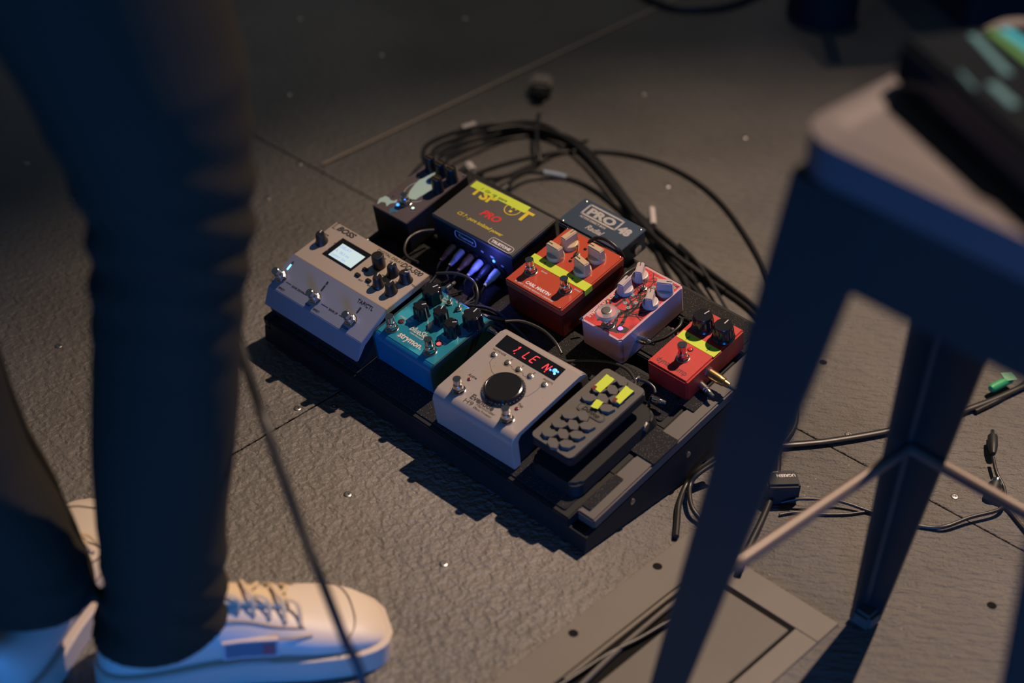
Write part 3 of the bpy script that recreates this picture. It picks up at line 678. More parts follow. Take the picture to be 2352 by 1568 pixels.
lo_ = D.objects.new('violet_indicator_glow', l); COL.objects.link(lo_); lo_.location = W(-.122, .108, .036)
# the six plugs along its front
desc = ['brown barrel plug, leftmost of the row under the power supply', 'white barrel plug between the two brown plugs under the power supply', 'brown barrel plug, second brown one from the left under the power supply',
        'white barrel plug beside the dark plug under the power supply', 'dark barrel plug between two white plugs under the power supply', 'white barrel plug, rightmost of the row under the power supply']
for k, a in enumerate((-.1880, -.1722, -.1565, -.1395, -.1243, -.1095)):
    m = (M_plugb, M_plugw, M_plugb, M_plugw, M_black, M_plugw)[k]
    pos = W(a, .1225, .020); d = W(a+.003, .094, .017)-pos
    bm = BM(); M = axisM(d)
    lathe(bm, [(.0036, 0), (.0052, .001), (.0052, .0125), (.0046, .0145), (.0042, .0150)], 16, M=M)
    o = obj('power_plug', bm, m, None, pos); tag(o, desc[k], 'plug', None)
    bm = BM()
    lathe(bm, [(.0042, .0150), (.0038, .0185), (.0032, .0190), (.0036, .0205), (.0029, .0215), (.0033, .0230), (.0026, .0245), (.0024, .0280)], 14, M=M); obj('strain_relief', bm, m, o)
    e = pos + d.normalized()*.027
    wire = [e, e+d.normalized()*.010-BN*.004, W(a+.006+.004*math.sin(k*2), .080, .004), W(a+.010*math.cos(k*3), .056, .0015+.0008*k)]
    cable('thin black power wire trailing from the %s' % ('leftmost brown plug', 'first white plug', 'second brown plug', 'second white plug', 'dark plug', 'rightmost white plug')[k], wire, .0014, M_cable, name='power_wire')

# ------------------------------------------------------------------ 8 brown pedal with pale green print
P = Pedal('art_pedal', 'dark brown pedal with pale green printed shapes, back left of the board', 'guitar pedal', -.2752, .1525, R(1.2))
hw, hd, H = .0315, .0590, .050
bm = BM(); box(bm, (0, 0, H/2+.0003), (2*hw, 2*hd, H-.0014), .0015, seg=2); P.part('enclosure', bm, M_blackm)
bm = BM(); box(bm, (0, 0, H-.0012), (2*hw-.0005, 2*hd-.0005, .0024), .0008, seg=2); P.part('top_plate', bm, M_gp)
patch(P, 'blue_shadow_print', [(-.290, .165), (-.2925, .178), (-.2850, .1935), (-.2770, .1900), (-.2790, .170), (-.262, .160)], H, M_gpblue, .0001)
patch(P, 'green_print', [(-.2793, .1327), (-.285, .143), (-.2892, .1565), (-.2908, .1659), (-.289, .1735), (-.2881, .1868), (-.2843, .1917), (-.2809, .1899), (-.2811, .1751), (-.2792, .1701), (-.2735, .1722), (-.2625, .1636), (-.2636, .1545), (-.2657, .1427), (-.2661, .1352), (-.2726, .1324)], H+.0001, M_gpteal, .0002)
patch(P, 'green_print', [(-.3013, .0981), (-.3070, .1079), (-.304, .1167), (-.2979, .117), (-.2925, .1148), (-.2877, .1163), (-.2865, .1213), (-.2826, .1159), (-.2877, .1101), (-.288, .1028), (-.2943, .1073), (-.3, .1052)], H+.0001, M_gpteal, .0002)
patch(P, 'blue_print', [(-.2751, .0950), (-.2814, .1025), (-.2757, .1108), (-.2665, .1034), (-.273, .1006)], H+.0001, M_gpblue, .0002)
arc = [P.l(-.2745+.0185*math.cos(R(t)), .149+.0215*math.sin(R(t))) for t in range(150, 335, 12)]
arrow_strip(P, 'printed_arc', arc, H+.0001, .0007, M_gpteal)
for (a, b) in ((-.2930, .1915), (-.2735, .1910), (-.2540, .1920), (-.2550, .1665)):
    x, y = P.l(a, b)
    k = inst('control_knob', 'gpk', lambda: lathe(BM(), [(.0085, 0), (.0085, .002), (.0078, .0035), (.0072, .0205), (.0062, .0220)], 24), M_knobm, P.e, (x, y, H))
    inst('pointer_line', 'gpkp', lambda: box(BM(), (.001, 0, .0224), (.0105, .0020, .0010)), M_brass, k, (0, 0, 0))
for (a, b) in ((-.302, .176), (-.2947, .1693), (-.2907, .1995), (-.287, .1308), (-.2493, .1703), (-.2493, .1981), (-.2952, .1221), (-.3000, .1985), (-.2477, .2073)): screw(P, a, b, H, .0017)
footswitch(P, -.2722, .1225, H, .0046, .016)
led(P, -.2565, .1207, H, .0022, M_ledwhite); led(P, -.2780, .1139, H, .0022, M_ledblue, False)

# ------------------------------------------------------------------ 9 navy DI box at the back
P = Pedal('direct_box', 'navy blue box with pale PRO lettering behind the orange-red pedal', 'direct box', -.049, .2545, R(0))
hw, hd, H = .0500, .0285, .034
bm = BM(); box(bm, (0, 0, H/2), (2*hw, 2*hd, H-.002), .0018); P.part('housing', bm, M_navy)
bm = BM(); box(bm, (0, .002, H+.0003), (2*hw+.004, 2*hd-.004, .0018), .0006); P.part('top_plate', bm, M_navy)
Zt = H+.0013
fr_ = [(-.036, .003), (.020, .003), (.020, .022), (-.036, .022), (-.036, .003)]
arrow_strip(P, 'logo_frame', fr_, Zt, .0028, M_dim)
text('lettering', 'PRO', -.031, .0062, Zt, .0170, M_dim, P.e, bold=.0009, sx=1.35)
text('lettering', '48', .024, .0030, Zt, .0170, M_dim, P.e, bold=.0012, sx=1.0)
text('small_lettering', 'ACTIVE DIRECT BOX', -.034, -.0035, Zt, .0046, M_dim, P.e, bold=.0002)
text('lettering', 'Radial', -.014, -.0165, Zt, .0120, M_dim, P.e, shear=.3, bold=.0003, sx=.9)
for x, y in ((-hw+.004, hd-.005), (hw-.004, hd-.005), (hw-.004, -hd+.006), (-hw+.004, -hd+.006)):
    inst('corner_screw', 'rscr', lambda: lathe(BM(), [(.0018, 0), (.0018, .0005), (.0008, .0010)], 12), M_steel, P.e, (x, y, H+.001))
bm = BM(); lathe(bm, [(.007, 0), (.007, .004), (.0055, .005)], 20, M=axisM((1, 0, 0))); P.part('side_jack', bm, M_chrome, loc=(hw, .008, .016))

# ------------------------------------------------------------------ 10 mini volume pedal with tread
P = Pedal('volume_pedal', 'black foot volume pedal with rubber chevron tread and torn tape pieces', 'guitar pedal', .1600, -.004, 0)
bm = BM(); prism(bm, rounded(.0075, -.005, .077, .150, .014, 6), .0005, .017)
for v in bm.verts:
    if v.co.z > .01: v.co.x = .0075+(v.co.x-.0075)*.93; v.co.y = -.005+(v.co.y+.005)*.95
bmesh.ops.bevel(bm, geom=[e for e in bm.edges if min(e.verts[0].co.z, e.verts[1].co.z) > .01], offset=.003, segments=3, affect='EDGES'); P.part('base', bm, M_blackm)
bm = BM(); box(bm, (.0, -.002, .026), (.046, .100, .020), .004); P.part('pivot_block', bm, M_black)
bm = BM(); prism(bm, rounded(0, -.002, .0625, .1330, .007, 5), .036, .048); 
bmesh.ops.bevel(bm, geom=[e for e in bm.edges if min(e.verts[0].co.z, e.verts[1].co.z) > .04], offset=.0015, segments=2, affect='EDGES'); tr = P.part('treadle', bm, M_black)
bm = BM(); prism(bm, rounded(0, -.002, .0610, .1315, .0065, 5), .048, .0495); P.part('rubber_mat', bm, M_rubber)
def lug(dx, dy):
    L = math.hypot(dx, dy)/2*1.16; a = math.atan2(dy, dx); w_ = .0058
    base = [(-L, 0), (-L*.45, -w_), (L*.45, -w_), (L, 0), (L*.45, w_), (-L*.45, w_)]
    c, s = math.cos(a), math.sin(a)
    bm = BM(); q = [(x*c-y*s, x*s+y*c) for x, y in base]; q2 = [(x*.95, y*.94) for x, y in q]
    A = [bm.verts.new((x, y, 0)) for x, y in q]; B = [bm.verts.new((x, y, .0042)) for x, y in q2]
    bm.faces.new(A[::-1]); bm.faces.new(B)
    for k in range(6): bm.faces.new((A[k], A[(k+1) % 6], B[(k+1) % 6], B[k]))
    return bm
lugA = D.meshes.new('lugA'); b_ = lug(.0155, .0078); bmesh.ops.recalc_face_normals(b_, faces=b_.faces); b_.to_mesh(lugA); b_.free()
lugB = D.meshes.new('lugB'); b_ = lug(.0155, -.0065); bmesh.ops.recalc_face_normals(b_, faces=b_.faces); b_.to_mesh(lugB); b_.free()
lugA.materials.append(M_rubber); lugB.materials.append(M_rubber)
for i in range(-2, 3):
    for j in range(-5, 5):
        for me_, ox, oy in ((lugA, 0, 0), (lugB, .0133, .0085)):
            x = -.012+i*.0265+ox; y = -.004+j*.0170+oy
            if abs(x) < .0240 and abs(y+.002) < .062:
                if abs(x) < .021 and abs(y-.0) < .0085: continue
                link('tread_lug', me_, None, P.e, (x, y, .0494))
bm = BM(); prism(bm, rounded(.003, -.001, .0400, .0115, .0057, 6), .0493, .0506); P.part('logo_plate', bm, M_rubber)
lo = rounded(.003, -.001, .0370, .0090, .0044, 6)
arrow_strip(P, 'logo_frame', lo+[lo[0]], .0505, .0006, M_black)
text('lettering', 'Dunlop', .003, -.0036, .0507, .0080, M_knobm, P.e, align='CENTER', shear=.2, bold=.0002, sx=1.05, lift=.0003)
def torn(pts):
    out = []
    for (p0, p1) in zip(pts, pts[1:]+pts[:1]):
        for k in range(4):
            t = k/4; out.append((p0[0]+(p1[0]-p0[0])*t+random.uniform(-.0004, .0004), p0[1]+(p1[1]-p0[1])*t+random.uniform(-.0004, .0004)))
    return out
for pts in ([(.1445, .0535), (.1570, .0530), (.1572, .0265), (.1450, .0285)], [(.1738, .0530), (.1862, .0525), (.1868, .0270), (.1762, .0285)], [(.1608, .0170), (.1700, .0180), (.1718, .0055), (.1630, .0045)]):
    bm = BM(); prism(bm, torn([P.l(a-.004, b-.005) for a, b in pts]), .0537, .0540); P.part('tape_piece', bm, M_tape)
for (a, b) in ((.1440, .0290), (.1752, .0290)):
    x, y = P.l(a-.001, b-.005); bm = BM(); prism(bm, rounded(x, y, .0045, .0065, .002, 3), .0540, .0542); P.part('pen_mark', bm, M_dred)
bm = BM(); lathe(bm, [(.006, 0), (.006, .003), (.0045, .0035)], 6, M=axisM((1, .2, 0))); P.part('jack_nut', bm, M_chrome, loc=(.042, .045, .012))

# ------------------------------------------------------------------ patch leads and jacks on the board
def bpts(l, c): return [ob(x, y, cc) for (x, y), cc in zip(l, c if isinstance(c, (list, tuple)) else [c]*len(l))]
cable('thin grey patch lead looping beside the brown pedal', bpts([(960, 602), (938, 592), (929, 573), (938, 548), (964, 532), (996, 528)], [.04, .034, .03, .03, .028, .02]), .0019, M_cable_t, name='patch_cable')
cable('thin patch lead arching from the delay pedal to the teal pedal', bpts([(1002, 628), (1041, 627), (1071, 636), (1091, 652), (1097, 676), (1092, 700)], [.052, .054, .054, .052, .048, .04]), .0020, M_cable_t, name='patch_cable')
cable('patch lead from the teal pedal curving behind the silver effects pedal', bpts([(1160, 738), (1200, 738), (1245, 757), (1275, 785), (1290, 812)], [.038, .034, .03, .03, .026]), .0020, M_cable_t, name='patch_cable')
cable('patch lead running under the pale pink pedal to the volume pedal', bpts([(1300, 830), (1345, 828), (1400, 832), (1440, 848), (1459, 875), (1456, 890)], [.006, .006, .008, .012, .016, .018]), .0020, M_cable_t, name='patch_cable')
cable('patch lead curling along the right side of the volume pedal', bpts([(1495, 912), (1489, 928), (1465, 950), (1430, 985)], [.012, .008, .006, .004]), .0019, M_cable_t, name='patch_cable')
cable('patch lead rising from the volume pedal jack towards the red pedal', bpts([(1505, 902), (1502, 890), (1488, 878), (1470, 872)], [.014, .016, .018, .016]), .0019, M_cable_t, name='patch_cable')
plug('patch_plug', 'silver plug in the right side of the volume pedal', ob(1499, 916, .012), BU+BV*.3, M_chrome, .0048, .012)
plug('patch_plug', 'silver plug at the back corner of the volume pedal', ob(1452, 880, .012), BV, M_chrome, .0042, .010)
plug('patch_plug', 'gold patch plug at the right end of the delay pedal', W(-.134, .030, .050), BU+BV*.35, M_brass, .0046, .010)
plug('patch_plug', 'silver patch plug at the back left of the teal pedal', W(-.1225, .0450, .040), BV, M_chrome, .0046, .012)
plug('patch_plug', 'silver patch plug at the back right of the teal pedal', W(-.030, .028, .038), BU, M_chrome, .0042, .012)
plug('patch_plug', 'silver plug in the right side of the pale pink pedal', W(.1100, .1395, .020), BU+BV*.2, M_chrome, .0055, .016)
plug('patch_plug', 'silver plug in the left side of the sparkly red pedal', W(.1490, .1700, .018), -BU+BV*.4, M_chrome, .0055, .015)
plug('jack_plug', 'gold jack plug in the right side of the sparkly red pedal', W(.2110, .1480, .018), BU-BN*.1, M_brass, .0062, .030)
plug('jack_plug', 'dark jack plug below the gold plug beside the sparkly red pedal', W(.2100, .1330, .010), BU-BV*.25, M_steel, .0045, .018)
plug('jack_plug', 'brass jack plug standing out behind the pale pink pedal', W(.036, .2400, .014), BU, M_brass, .0062, .022)
cable('short black lead bending between the pale pink and sparkly red pedals', [W(.128, .143, .022), W(.137, .158, .024), W(.140, .180, .026), W(.132, .196, .022), W(.134, .205, .012)], .0022, name='patch_cable')
cable('black lead lying between the orange-red and pale pink pedals', [W(.0335, .224, .030), W(.034, .205, .034), W(.0345, .188, .028), W(.0340, .165, .010), W(.034, .13, .004)], .0017, M_cable_t, name='patch_cable')
cable('second black lead beside the one between the orange-red and pale pink pedals', [W(.0385, .226, .028), W(.0390, .205, .030), W(.0385, .188, .024), W(.0390, .160, .008)], .0017, M_cable_t, name='patch_cable')
cable('black lead looped over the back edge of the orange-red pedal', bpts([(1353, 556), (1370, 546), (1395, 552), (1420, 572), (1432, 590)], [.050, .054, .056, .050, .036]), .0024, name='patch_cable')
cable('dark lead lying in front of the power supply wires', [W(-.190, .052, .004), W(-.150, .050, .006), W(-.100, .056, .006), W(-.06, .070, .006), W(-.035, .085, .004)], .0024, name='patch_cable')
cable('dark lead lying on the board behind the teal pedal', [W(-.115, .062, .004), W(-.08, .078, .004), W(-.03, .072, .004), W(.02, .060, .006), W(.06, .070, .004)], .0022, name='patch_cable')
bm = BM(); tube(bm, [W(.032, .120, .02), W(.040, .138, .030)], .0013); o = obj('cable_tie', bm, M_gpblue); tag(o, 'small blue cable tie between the orange-red and pale pink pedals', 'cable tie')

# ------------------------------------------------------------------ cables on the floor behind the board
def floorcable(label, px, r=.0032, zs=None, m=None, flat=1.0, name='cable', group=None):
    zs = zs or [r+.0005]*len(px)
    return cable(label, [fl(x, y, z) for (x, y), z in zip(px, zs)], r, m, 7, flat, group, name)
def rise(n, h0, h1, k=3, r=.0035):
    """height profile: starts at h0, ends at h1, flat between"""
    out = []
    for i in range(n):
        a = max(0, 1-i/k); b = max(0, 1-(n-1-i)/k); out.append(r + h0*a + h1*b)
    return out
q = [(992, 392), (972, 362), (985, 330), (1050, 303), (1130, 287), (1215, 280), (1275, 300), (1340, 355), (1415, 440), (1490, 512), (1560, 572), (1640, 632), (1720, 692), (1790, 755)]
floorcable('outermost cable of the loom arching behind the brown pedal', q, .0036, rise(len(q), .07, 0, 4))
q = [(1006, 396), (990, 366), (1004, 338), (1062, 315), (1140, 298), (1225, 292), (1290, 316), (1355, 372), (1420, 452), (1490, 530), (1560, 596), (1640, 652), (1712, 703), (1780, 765)]
floorcable('second cable of the loom arching behind the brown pedal', q, .0034, rise(len(q), .06, 0, 4))
q = [(1018, 400), (1008, 370), (1024, 344), (1080, 325), (1155, 309), (1235, 303), (1310, 325), (1375, 385), (1432, 462), (1495, 545), (1556, 622), (1630, 700), (1690, 750)]
floorcable('third cable of the loom arching behind the brown pedal', q, .0032, rise(len(q), .05, 0, 4))
q = [(1030, 404), (1024, 378), (1038, 356), (1095, 336), (1170, 318), (1250, 312), (1335, 332), (1400, 400), (1450, 470), (1500, 560), (1540, 640), (1590, 720), (1630, 760)]
floorcable('innermost cable of the loom arching behind the brown pedal', q, .0032, rise(len(q), .04, 0, 4))
q = [(1150, 300), (1240, 300), (1320, 322), (1392, 390), (1444, 470), (1482, 505), (1500, 540)]
floorcable('cable crossing over the loom behind the power supply', q, .0036, [.010]*len(q))
q = [(1182, 292), (1262, 306), (1330, 338), (1384, 392), (1436, 450), (1486, 520), (1530, 580), (1600, 650)]
floorcable('cable tucked inside the loom passing left of the navy box', q, .0036, [.014, .012, .010, .010, .010, .010, .008, .006])
q = [(1120, 300), (1200, 290), (1275, 306), (1335, 345), (1402, 420), (1460, 496), (1520, 560), (1585, 612), (1665, 668)]
floorcable('cable on top of the loom passing right of the navy box', q, .0034, [.016]*7+[.010, .006])
q = [(1088, 402), (1140, 383), (1210, 364), (1290, 350), (1370, 347), (1450, 356), (1530, 380), (1600, 418), (1660, 470), (1712, 540), (1752, 610), (1792, 700), (1810, 760)]
floorcable('long black cable sweeping in a wide arc to the stool leg', q, .0036, rise(len(q), .04, .0, 3))
q = [(1090, 412), (1150, 408), (1215, 388), (1262, 360), (1310, 332), (1350, 320)]
floorcable('short cable running from the brown pedal under the wide arc', q, .0034, rise(len(q), .03, .0, 2))
q = [(1168, 428), (1186, 404), (1228, 395), (1300, 408), (1368, 438), (1436, 492), (1496, 540), (1545, 598), (1585, 672), (1618, 740)]
oc = floorcable('black power cable with a white and blue label behind the power supply', q, .0036, rise(len(q), .03, .0, 3))
pl = spline([fl(x, y, z) for (x, y), z in zip(q, rise(len(q), .03, .0, 3))], 7)
bm = BM(); tube(bm, pl[16:22], .0047, seg=10, smoothpath=False); obj('wrap_label', bm, M_tagb, oc)
bm = BM(); lathe(bm, [(.004, 0), (.0085, .004), (.0095, .020), (.006, .024)], 14, M=axisM(fl(1150, 442, .03)-pl[0])); o = obj('power_connector', bm, M_black, None, pl[0]); tag(o, 'black power connector entering the back of the power supply', 'plug')
q = [(1560, 560), (1600, 600), (1640, 660), (1672, 715), (1700, 760)]
floorcable('thin brown-lit cable between the loom and the sparkly red pedal', q, .0024, [.012]*5, M_cable_t)
q = [(1575, 590), (1600, 655), (1640, 705), (1668, 742)]
floorcable('thin dark cable beside the thin brown-lit one', q, .0024, [.006]*4)
# white collars, a label and a painted highlight on the loom
def collar(label, px, py, z, dx, dy, r, m, L=.02):
    a = fl(px, py, z); b = fl(px+dx, py+dy, z); bm = BM(); tube(bm, [a, a+(b-a).normalized()*L], r, seg=10, smoothpath=False)
    o = obj('cable_label_and_glint', bm, m); tag(o, label, 'label'); return o
collar('white wrap label on the top of the cable loom', 1060, 296, .012, 30, -10, .0055, M_tagw, .026)
collar('white sleeve on the cable beside the brown pedal', 1075, 380, .03, 15, 20, .0075, M_tagw, .020)
collar('pale sleeve on the cable just behind the brown pedal corner', 1088, 404, .03, 18, -2, .0065, M_tagw, .014)
collar('pale sleeve painting the highlight on the loom beside the navy box', 1497, 480, .014, 5, 55, .0050, M_tagw, .045)  # highlight of a glossy cable stretch, built as a pale sleeve
# loose connector on the floor
c0 = fl(1240, 222, .0); e = empty('loose_connector', (c0.x, c0.y, 0), R(-4)); tag(e, 'black cable connector lying loose on the floor behind the cable loom', 'plug')
bm = BM(); box(bm, (0, .012, .015), (.036, .042, .026), .005, seg=3); obj('body', bm, M_conn, e)
bm = BM(); box(bm, (0, -.018, .014), (.022, .022, .018), .005, seg=3); obj('neck', bm, M_black, e)
for s in (-.008, .008):
    bm = BM(); box(bm, (s, .040, .016), (.006, .018, .0015), .0004); obj('prong', bm, M_steel, e)
q = [(1238, 262), (1232, 300), (1236, 340), (1240, 372)]
floorcable('cable of the loose connector running down into the loom', q, .0034, [.010, .016, .018, .010])
# far top of the picture
c0 = fl(1890, 52, 0)
e = empty('floor_tub', (c0.x, c0.y+.03, 0)); tag(e, 'dark round stand base with a pale rim at the back of the stage', 'stand base')
bm = BM(); lathe(bm, [(.060, .0), (.064, .004), (.062, .072), (.060, .076), (.052, .074), (.050, .060)], 40); obj('drum_body', bm, M_case, e)
bm = BM(); lathe(bm, [(.064, .070), (.065, .073), (.063, .0775), (.058, .0785), (.053, .0765)], 40); obj('rim', bm, M_alu, e)
bm = BM(); lathe(bm, [(.012, .060), (.012, .5), (.010, .51)], 20); obj('upright_tube', bm, M_case, e)
q = [(1450, -30), (1500, 2), (1560, 18), (1640, 18), (1700, 5), (1760, -25)]
floorcable('thick dark cable loop at the top edge near the round stand base', q, .0065, [.007]*6)
c0 = fl(2080, 96, 0)  # added stand-in for the dark corner, made tall to shade the floor
e = empty('stand_in_shade_case', (c0.x+.42, c0.y+.40, 0), R(18)); tag(e, 'large black stand-in case added to shade the dark upper right corner', 'case')
bm = BM(); box(bm, (0, 0, .475), (.82, .5, .93), .012, seg=3); obj('case_body', bm, M_case, e)
bm = BM(); box(bm, (0, 0, .948), (.84, .52, .016), .004); obj('lid', bm, M_case, e)
for sx in (-1, 1):
    for sy in (-1, 1):
        bm = BM(); box(bm, (sx*.398, sy*.238, .475), (.03, .03, .93), .006); obj('corner_trim', bm, M_blackm, e)

# ------------------------------------------------------------------ cables and adapters on the right
floorcable('black cable hanging past the board edge under the stool leg, outer strand', [(1640, 1052), (1600, 1082), (1577, 1112), (1560, 1155), (1556, 1195), (1553, 1232)], .0036, [.030, .020, .006, .005, .005, .005])
floorcable('black cable hanging past the board edge under the stool leg, inner strand', [(1648, 1058), (1604, 1088), (1586, 1112), (1584, 1140), (1592, 1170), (1620, 1205), (1660, 1240)], .0030, [.030, .022, .014, .012, .010, .005, .005])
floorcable('black cable curving out from behind the near stool leg', [(1770, 850), (1815, 900), (1828, 940), (1823, 982), (1795, 1024), (1780, 1060), (1740, 1110)], .0036)
floorcable('grey-black cable running down beside the near stool leg', [(1790, 1010), (1788, 1035), (1785, 1089), (1772, 1139), (1751, 1192), (1716, 1265), (1700, 1310)], .0040, [.010]*7)
floorcable('flat black cable crossing the floor between the stool legs', [(1795, 1022), (1850, 1018), (1920, 1010), (2040, 989), (2150, 962), (2262, 925), (2352, 885), (2420, 850)], .0048, None, None, .6)
floorcable('second black cable beside the green taped one at the right edge', [(2240, 945), (2300, 915), (2352, 880), (2400, 840)], .0032)
floorcable('upper thin cable leaving the dark adapter', [(1795, 1153), (1830, 1146), (1877, 1146), (1932, 1152), (1995, 1173), (2060, 1195), (2136, 1210)], .0020, [.006, .012, .012, .008, .004, .003, .003])
floorcable('lower thin cable leaving the dark adapter', [(1790, 1182), (1830, 1176), (1890, 1181), (1950, 1180), (1995, 1174), (2060, 1170)], .0018)
oc = floorcable('thin black lead looping to the small barrel plug at the right', [(2060, 1200), (2136, 1211), (2174, 1208), (2228, 1188), (2292, 1171), (2308, 1150), (2306, 1120), (2289, 1085), (2281, 1050)], .0024, [.003, .003, .006, .008, .008, .006, .006, .010, .012])
floorcable('thin black lead running to the right edge below the chrome plug', [(2280, 1150), (2310, 1165), (2340, 1200), (2380, 1250)], .0024)
a = fl(2281, 1042, .012); b = fl(2279, 970, .012); d = (b-a)
o = obj('barrel_plug', lathe(BM(), [(.0030, 0), (.0042, .004), (.0055, .012), (.0062, .018), (.0062, .034), (.0050, .036)], 16, M=axisM(d)), M_black, None, a); tag(o, 'small black barrel plug pointing away on the floor at the right', 'plug')
obj('metal_tip', lathe(BM(), [(.0028, .036), (.0028, .046), (.0022, .047)], 12, M=axisM(d)), M_chrome, o)
a = fl(2278, 1135, .010); d = fl(2293, 1095, .012)-a
o = obj('jack_plug', lathe(BM(), [(.0075, 0), (.0085, .003), (.0085, .016), (.0070, .018)], 16, M=axisM(d)), M_black, None, a); tag(o, 'black jack plug with chrome collar lying behind the stool rung', 'plug')
obj('chrome_collar', lathe(BM(), [(.0068, .018), (.0068, .022), (.0055, .023), (.0060, .026), (.0045, .028)], 16, M=axisM(d)), M_chrome, o)
a = fl(2275, 893, .012); d = fl(2345, 858, .012)-a
o = obj('green_taped_cable_end', lathe(BM(), [(.0040, 0), (.0058, .004), (.0058, .038), (.0045, .041)], 16, M=axisM(d)), M_gtape, None, a); tag(o, 'green taped cable end lying at the right edge of the floor', 'cable')
bm = BM(); prism(bm, [(0, 0), (.016, .002), (.012, .014), (-.004, .013)], 0, .0006); obj('tape_flag', bm, M_gtape, o, (.022, .014, .004), (R(20), 0, R(10)))
# dark adapter block with printed word
c0 = fl(1788, 1142, 0); e = empty('adapter_block', (c0.x, c0.y, 0), R(8)); tag(e, 'small black adapter block with pale lettering on the floor beside the near stool leg', 'adapter')
bm = BM(); box(bm, (0, 0, .016), (.040, .030, .030), .003, seg=3); obj('housing', bm, M_black, e)
text('lettering', 'UGREEN', .0165, .0055, .0311, .0070, M_white, e, rz=R(180), bold=.0001, sx=.85)
arrow = BM()
for k in range(9):
    a0 = R(90+k*11); box(arrow, (-.004+.014*math.cos(a0), -.004+.014*math.sin(a0), .0312), (.0006, .0028, .0002), rz=a0)
obj('printed_arc', arrow, M_white, e, smooth=0)
bm = BM(); tube(bm, [(-.020, -.004, .012), (-.045, -.006, .008), (-.07, -.02, .006)], .0055, seg=12); obj('strain_relief', bm, M_rubber, e)

# ------------------------------------------------------------------ floor box (trap) near the stool
def lp(x, y): return fl(x, y, .0)
e = empty('floor_box'); tag(e, 'flat brown metal floor box plate with hinged lid and cable slot, bottom centre', 'floor box')
HC = Vector((.025, 1.242, 0)); e.location = HC; ang = math.atan2(1.468-1.242, .218-.025); e.rotation_euler = (0, 0, ang-math.pi/2)
# local x runs right-down, local y runs up-right in the photograph
Lv = math.hypot(.193, .226); Wd = .212
xa = .0; 
SL = [(.046, .047), (.051, .228)]
bm = BM()
t = .0022
def slab(x0, x1, y0, y1): box(bm, ((x0+x1)/2, (y0+y1)/2, t/2), (x1-x0, y1-y0, t), .0007, seg=1)
slab(0, .046, -.16, Lv); slab(.046, .205, Lv-.040, Lv); slab(.176, .205, -.16, Lv-.0402)
obj('frame_plate', bm, M_plate, e, smooth=0)
bm = BM(); box(bm, (.111, .05, .0004), (.132, .42, .0007)); obj('recess', bm, M_hole, e, smooth=0)
bm = BM(); box(bm, (.1255, .051, .0015), (.094, .396, .0026), .0008); obj('hinged_lid', bm, M_lidm, e, smooth=0)
bm = BM(); box(bm, (.0500, .13, .0016), (.0045, .215, .0026), .0006); obj('slot_lip', bm, M_plate, e)
bm = BM(); tube(bm, [(.070, .02, .006), (.0645, .08, .005), (.062, .15, .005), (.060, .22, .004)], .0030, seg=10); obj('hinge_tube', bm, M_alu, e)
for (x, y) in ((.179, 1.405), (.086, 1.293)):
    p = (Matrix.Rotation(-(ang-math.pi/2), 3, 'Z') @ (Vector((x, y, 0))-HC)); bm = BM(); lathe(bm, [(.0055, .0), (.0055, t+.0002)], 18); obj('bolt_hole', bm, M_hole, e, (p.x, p.y, 0))
floorcable('thin black cable lying across the floor box towards the bottom edge', [(1545, 1420), (1470, 1465), (1400, 1500), (1330, 1545), (1260, 1590)], .0024, [.006]*5)

# ------------------------------------------------------------------ stool
SZ = .727; SCX, SCY, SY = .414, 1.105, -.736; SH, SF, SR = .159, .167, .250
st = empty('metal_stool', (SCX, SCY, 0), SY); tag(st, 'dark metal stool with tapered legs and round rungs, close on the right', 'stool')
bm = BM(); prism(bm, rounded(0, 0, 2*SH, 2*SH, .038, 10), SZ-.030, SZ)
bmesh.ops.bevel(bm, geom=[g for g in bm.edges if min(g.verts[0].co.z, g.verts[1].co.z) > SZ-.001], offset=.008, segments=4, affect='EDGES')
top = [f for f in bm.faces if f.normal.z > .9 or all(v.co.z > SZ-.001 for v in f.verts)]
top = [f for f in top if len(f.verts) > 12]
r_ = bmesh.ops.inset_region(bm, faces=top, thickness=.022, depth=0)
r_ = bmesh.ops.inset_region(bm, faces=top, thickness=.006, depth=-.003)
obj('seat', bm, M_stool, st)
bm = BM(); prism(bm, rounded(0, 0, 2*SH-.008, 2*SH-.008, .035, 10), SZ-.105, SZ-.0305)
for v in bm.verts:
    if v.co.z < SZ-.05: v.co.x *= 1.025; v.co.y *= 1.025
obj('apron', bm, M_stoolleg, st)
def legc(i, z):
    sx, sy = ((-1, -1), (-1, 1), (1, 1), (1, -1))[i]; t = z/SZ; sf_ = SF+.012+(.021 if i == 0 else 0); h = sf_+(SH*.97-sf_)*t
    return Vector((sx*h, sy*h, z)), sx, sy
for i in range(4):
    bm = BM(); rows = []
    for z in (.0, .06, .2, .4, .6, SZ-.035):
        c, sx, sy = legc(i, z); wl = .024 + (.086-.024)*(z/SZ)**1.0; th = .0022; rr = .006
        q = [(0, wl), (0, rr), (rr*.3, rr*.3), (rr, 0), (wl, 0), (wl, th*2), (rr+th, th*2), (th*2, rr+th), (th*2, wl)]
        if i in (): pass
        rows.append([bm.verts.new((c.x-sx*x, c.y-sy*y, z+(.004 if z == 0 else 0))) for x, y in q])
    n = len(rows[0])
    for A, B in zip(rows, rows[1:]):
        for k in range(n): bm.faces.new((A[k], A[(k+1) % n], B[(k+1) % n], B[k]))
    bm.faces.new(rows[0]); bm.faces.new(rows[-1])
    lg = obj('leg', bm, M_stoolleg, st)
    c, sx, sy = legc(i, 0); bm = BM(); box(bm, (c.x-sx*.011, c.y-sy*.011, .011), (.027, .027, .021), .004); obj('rubber_foot', bm, M_rubber, lg)
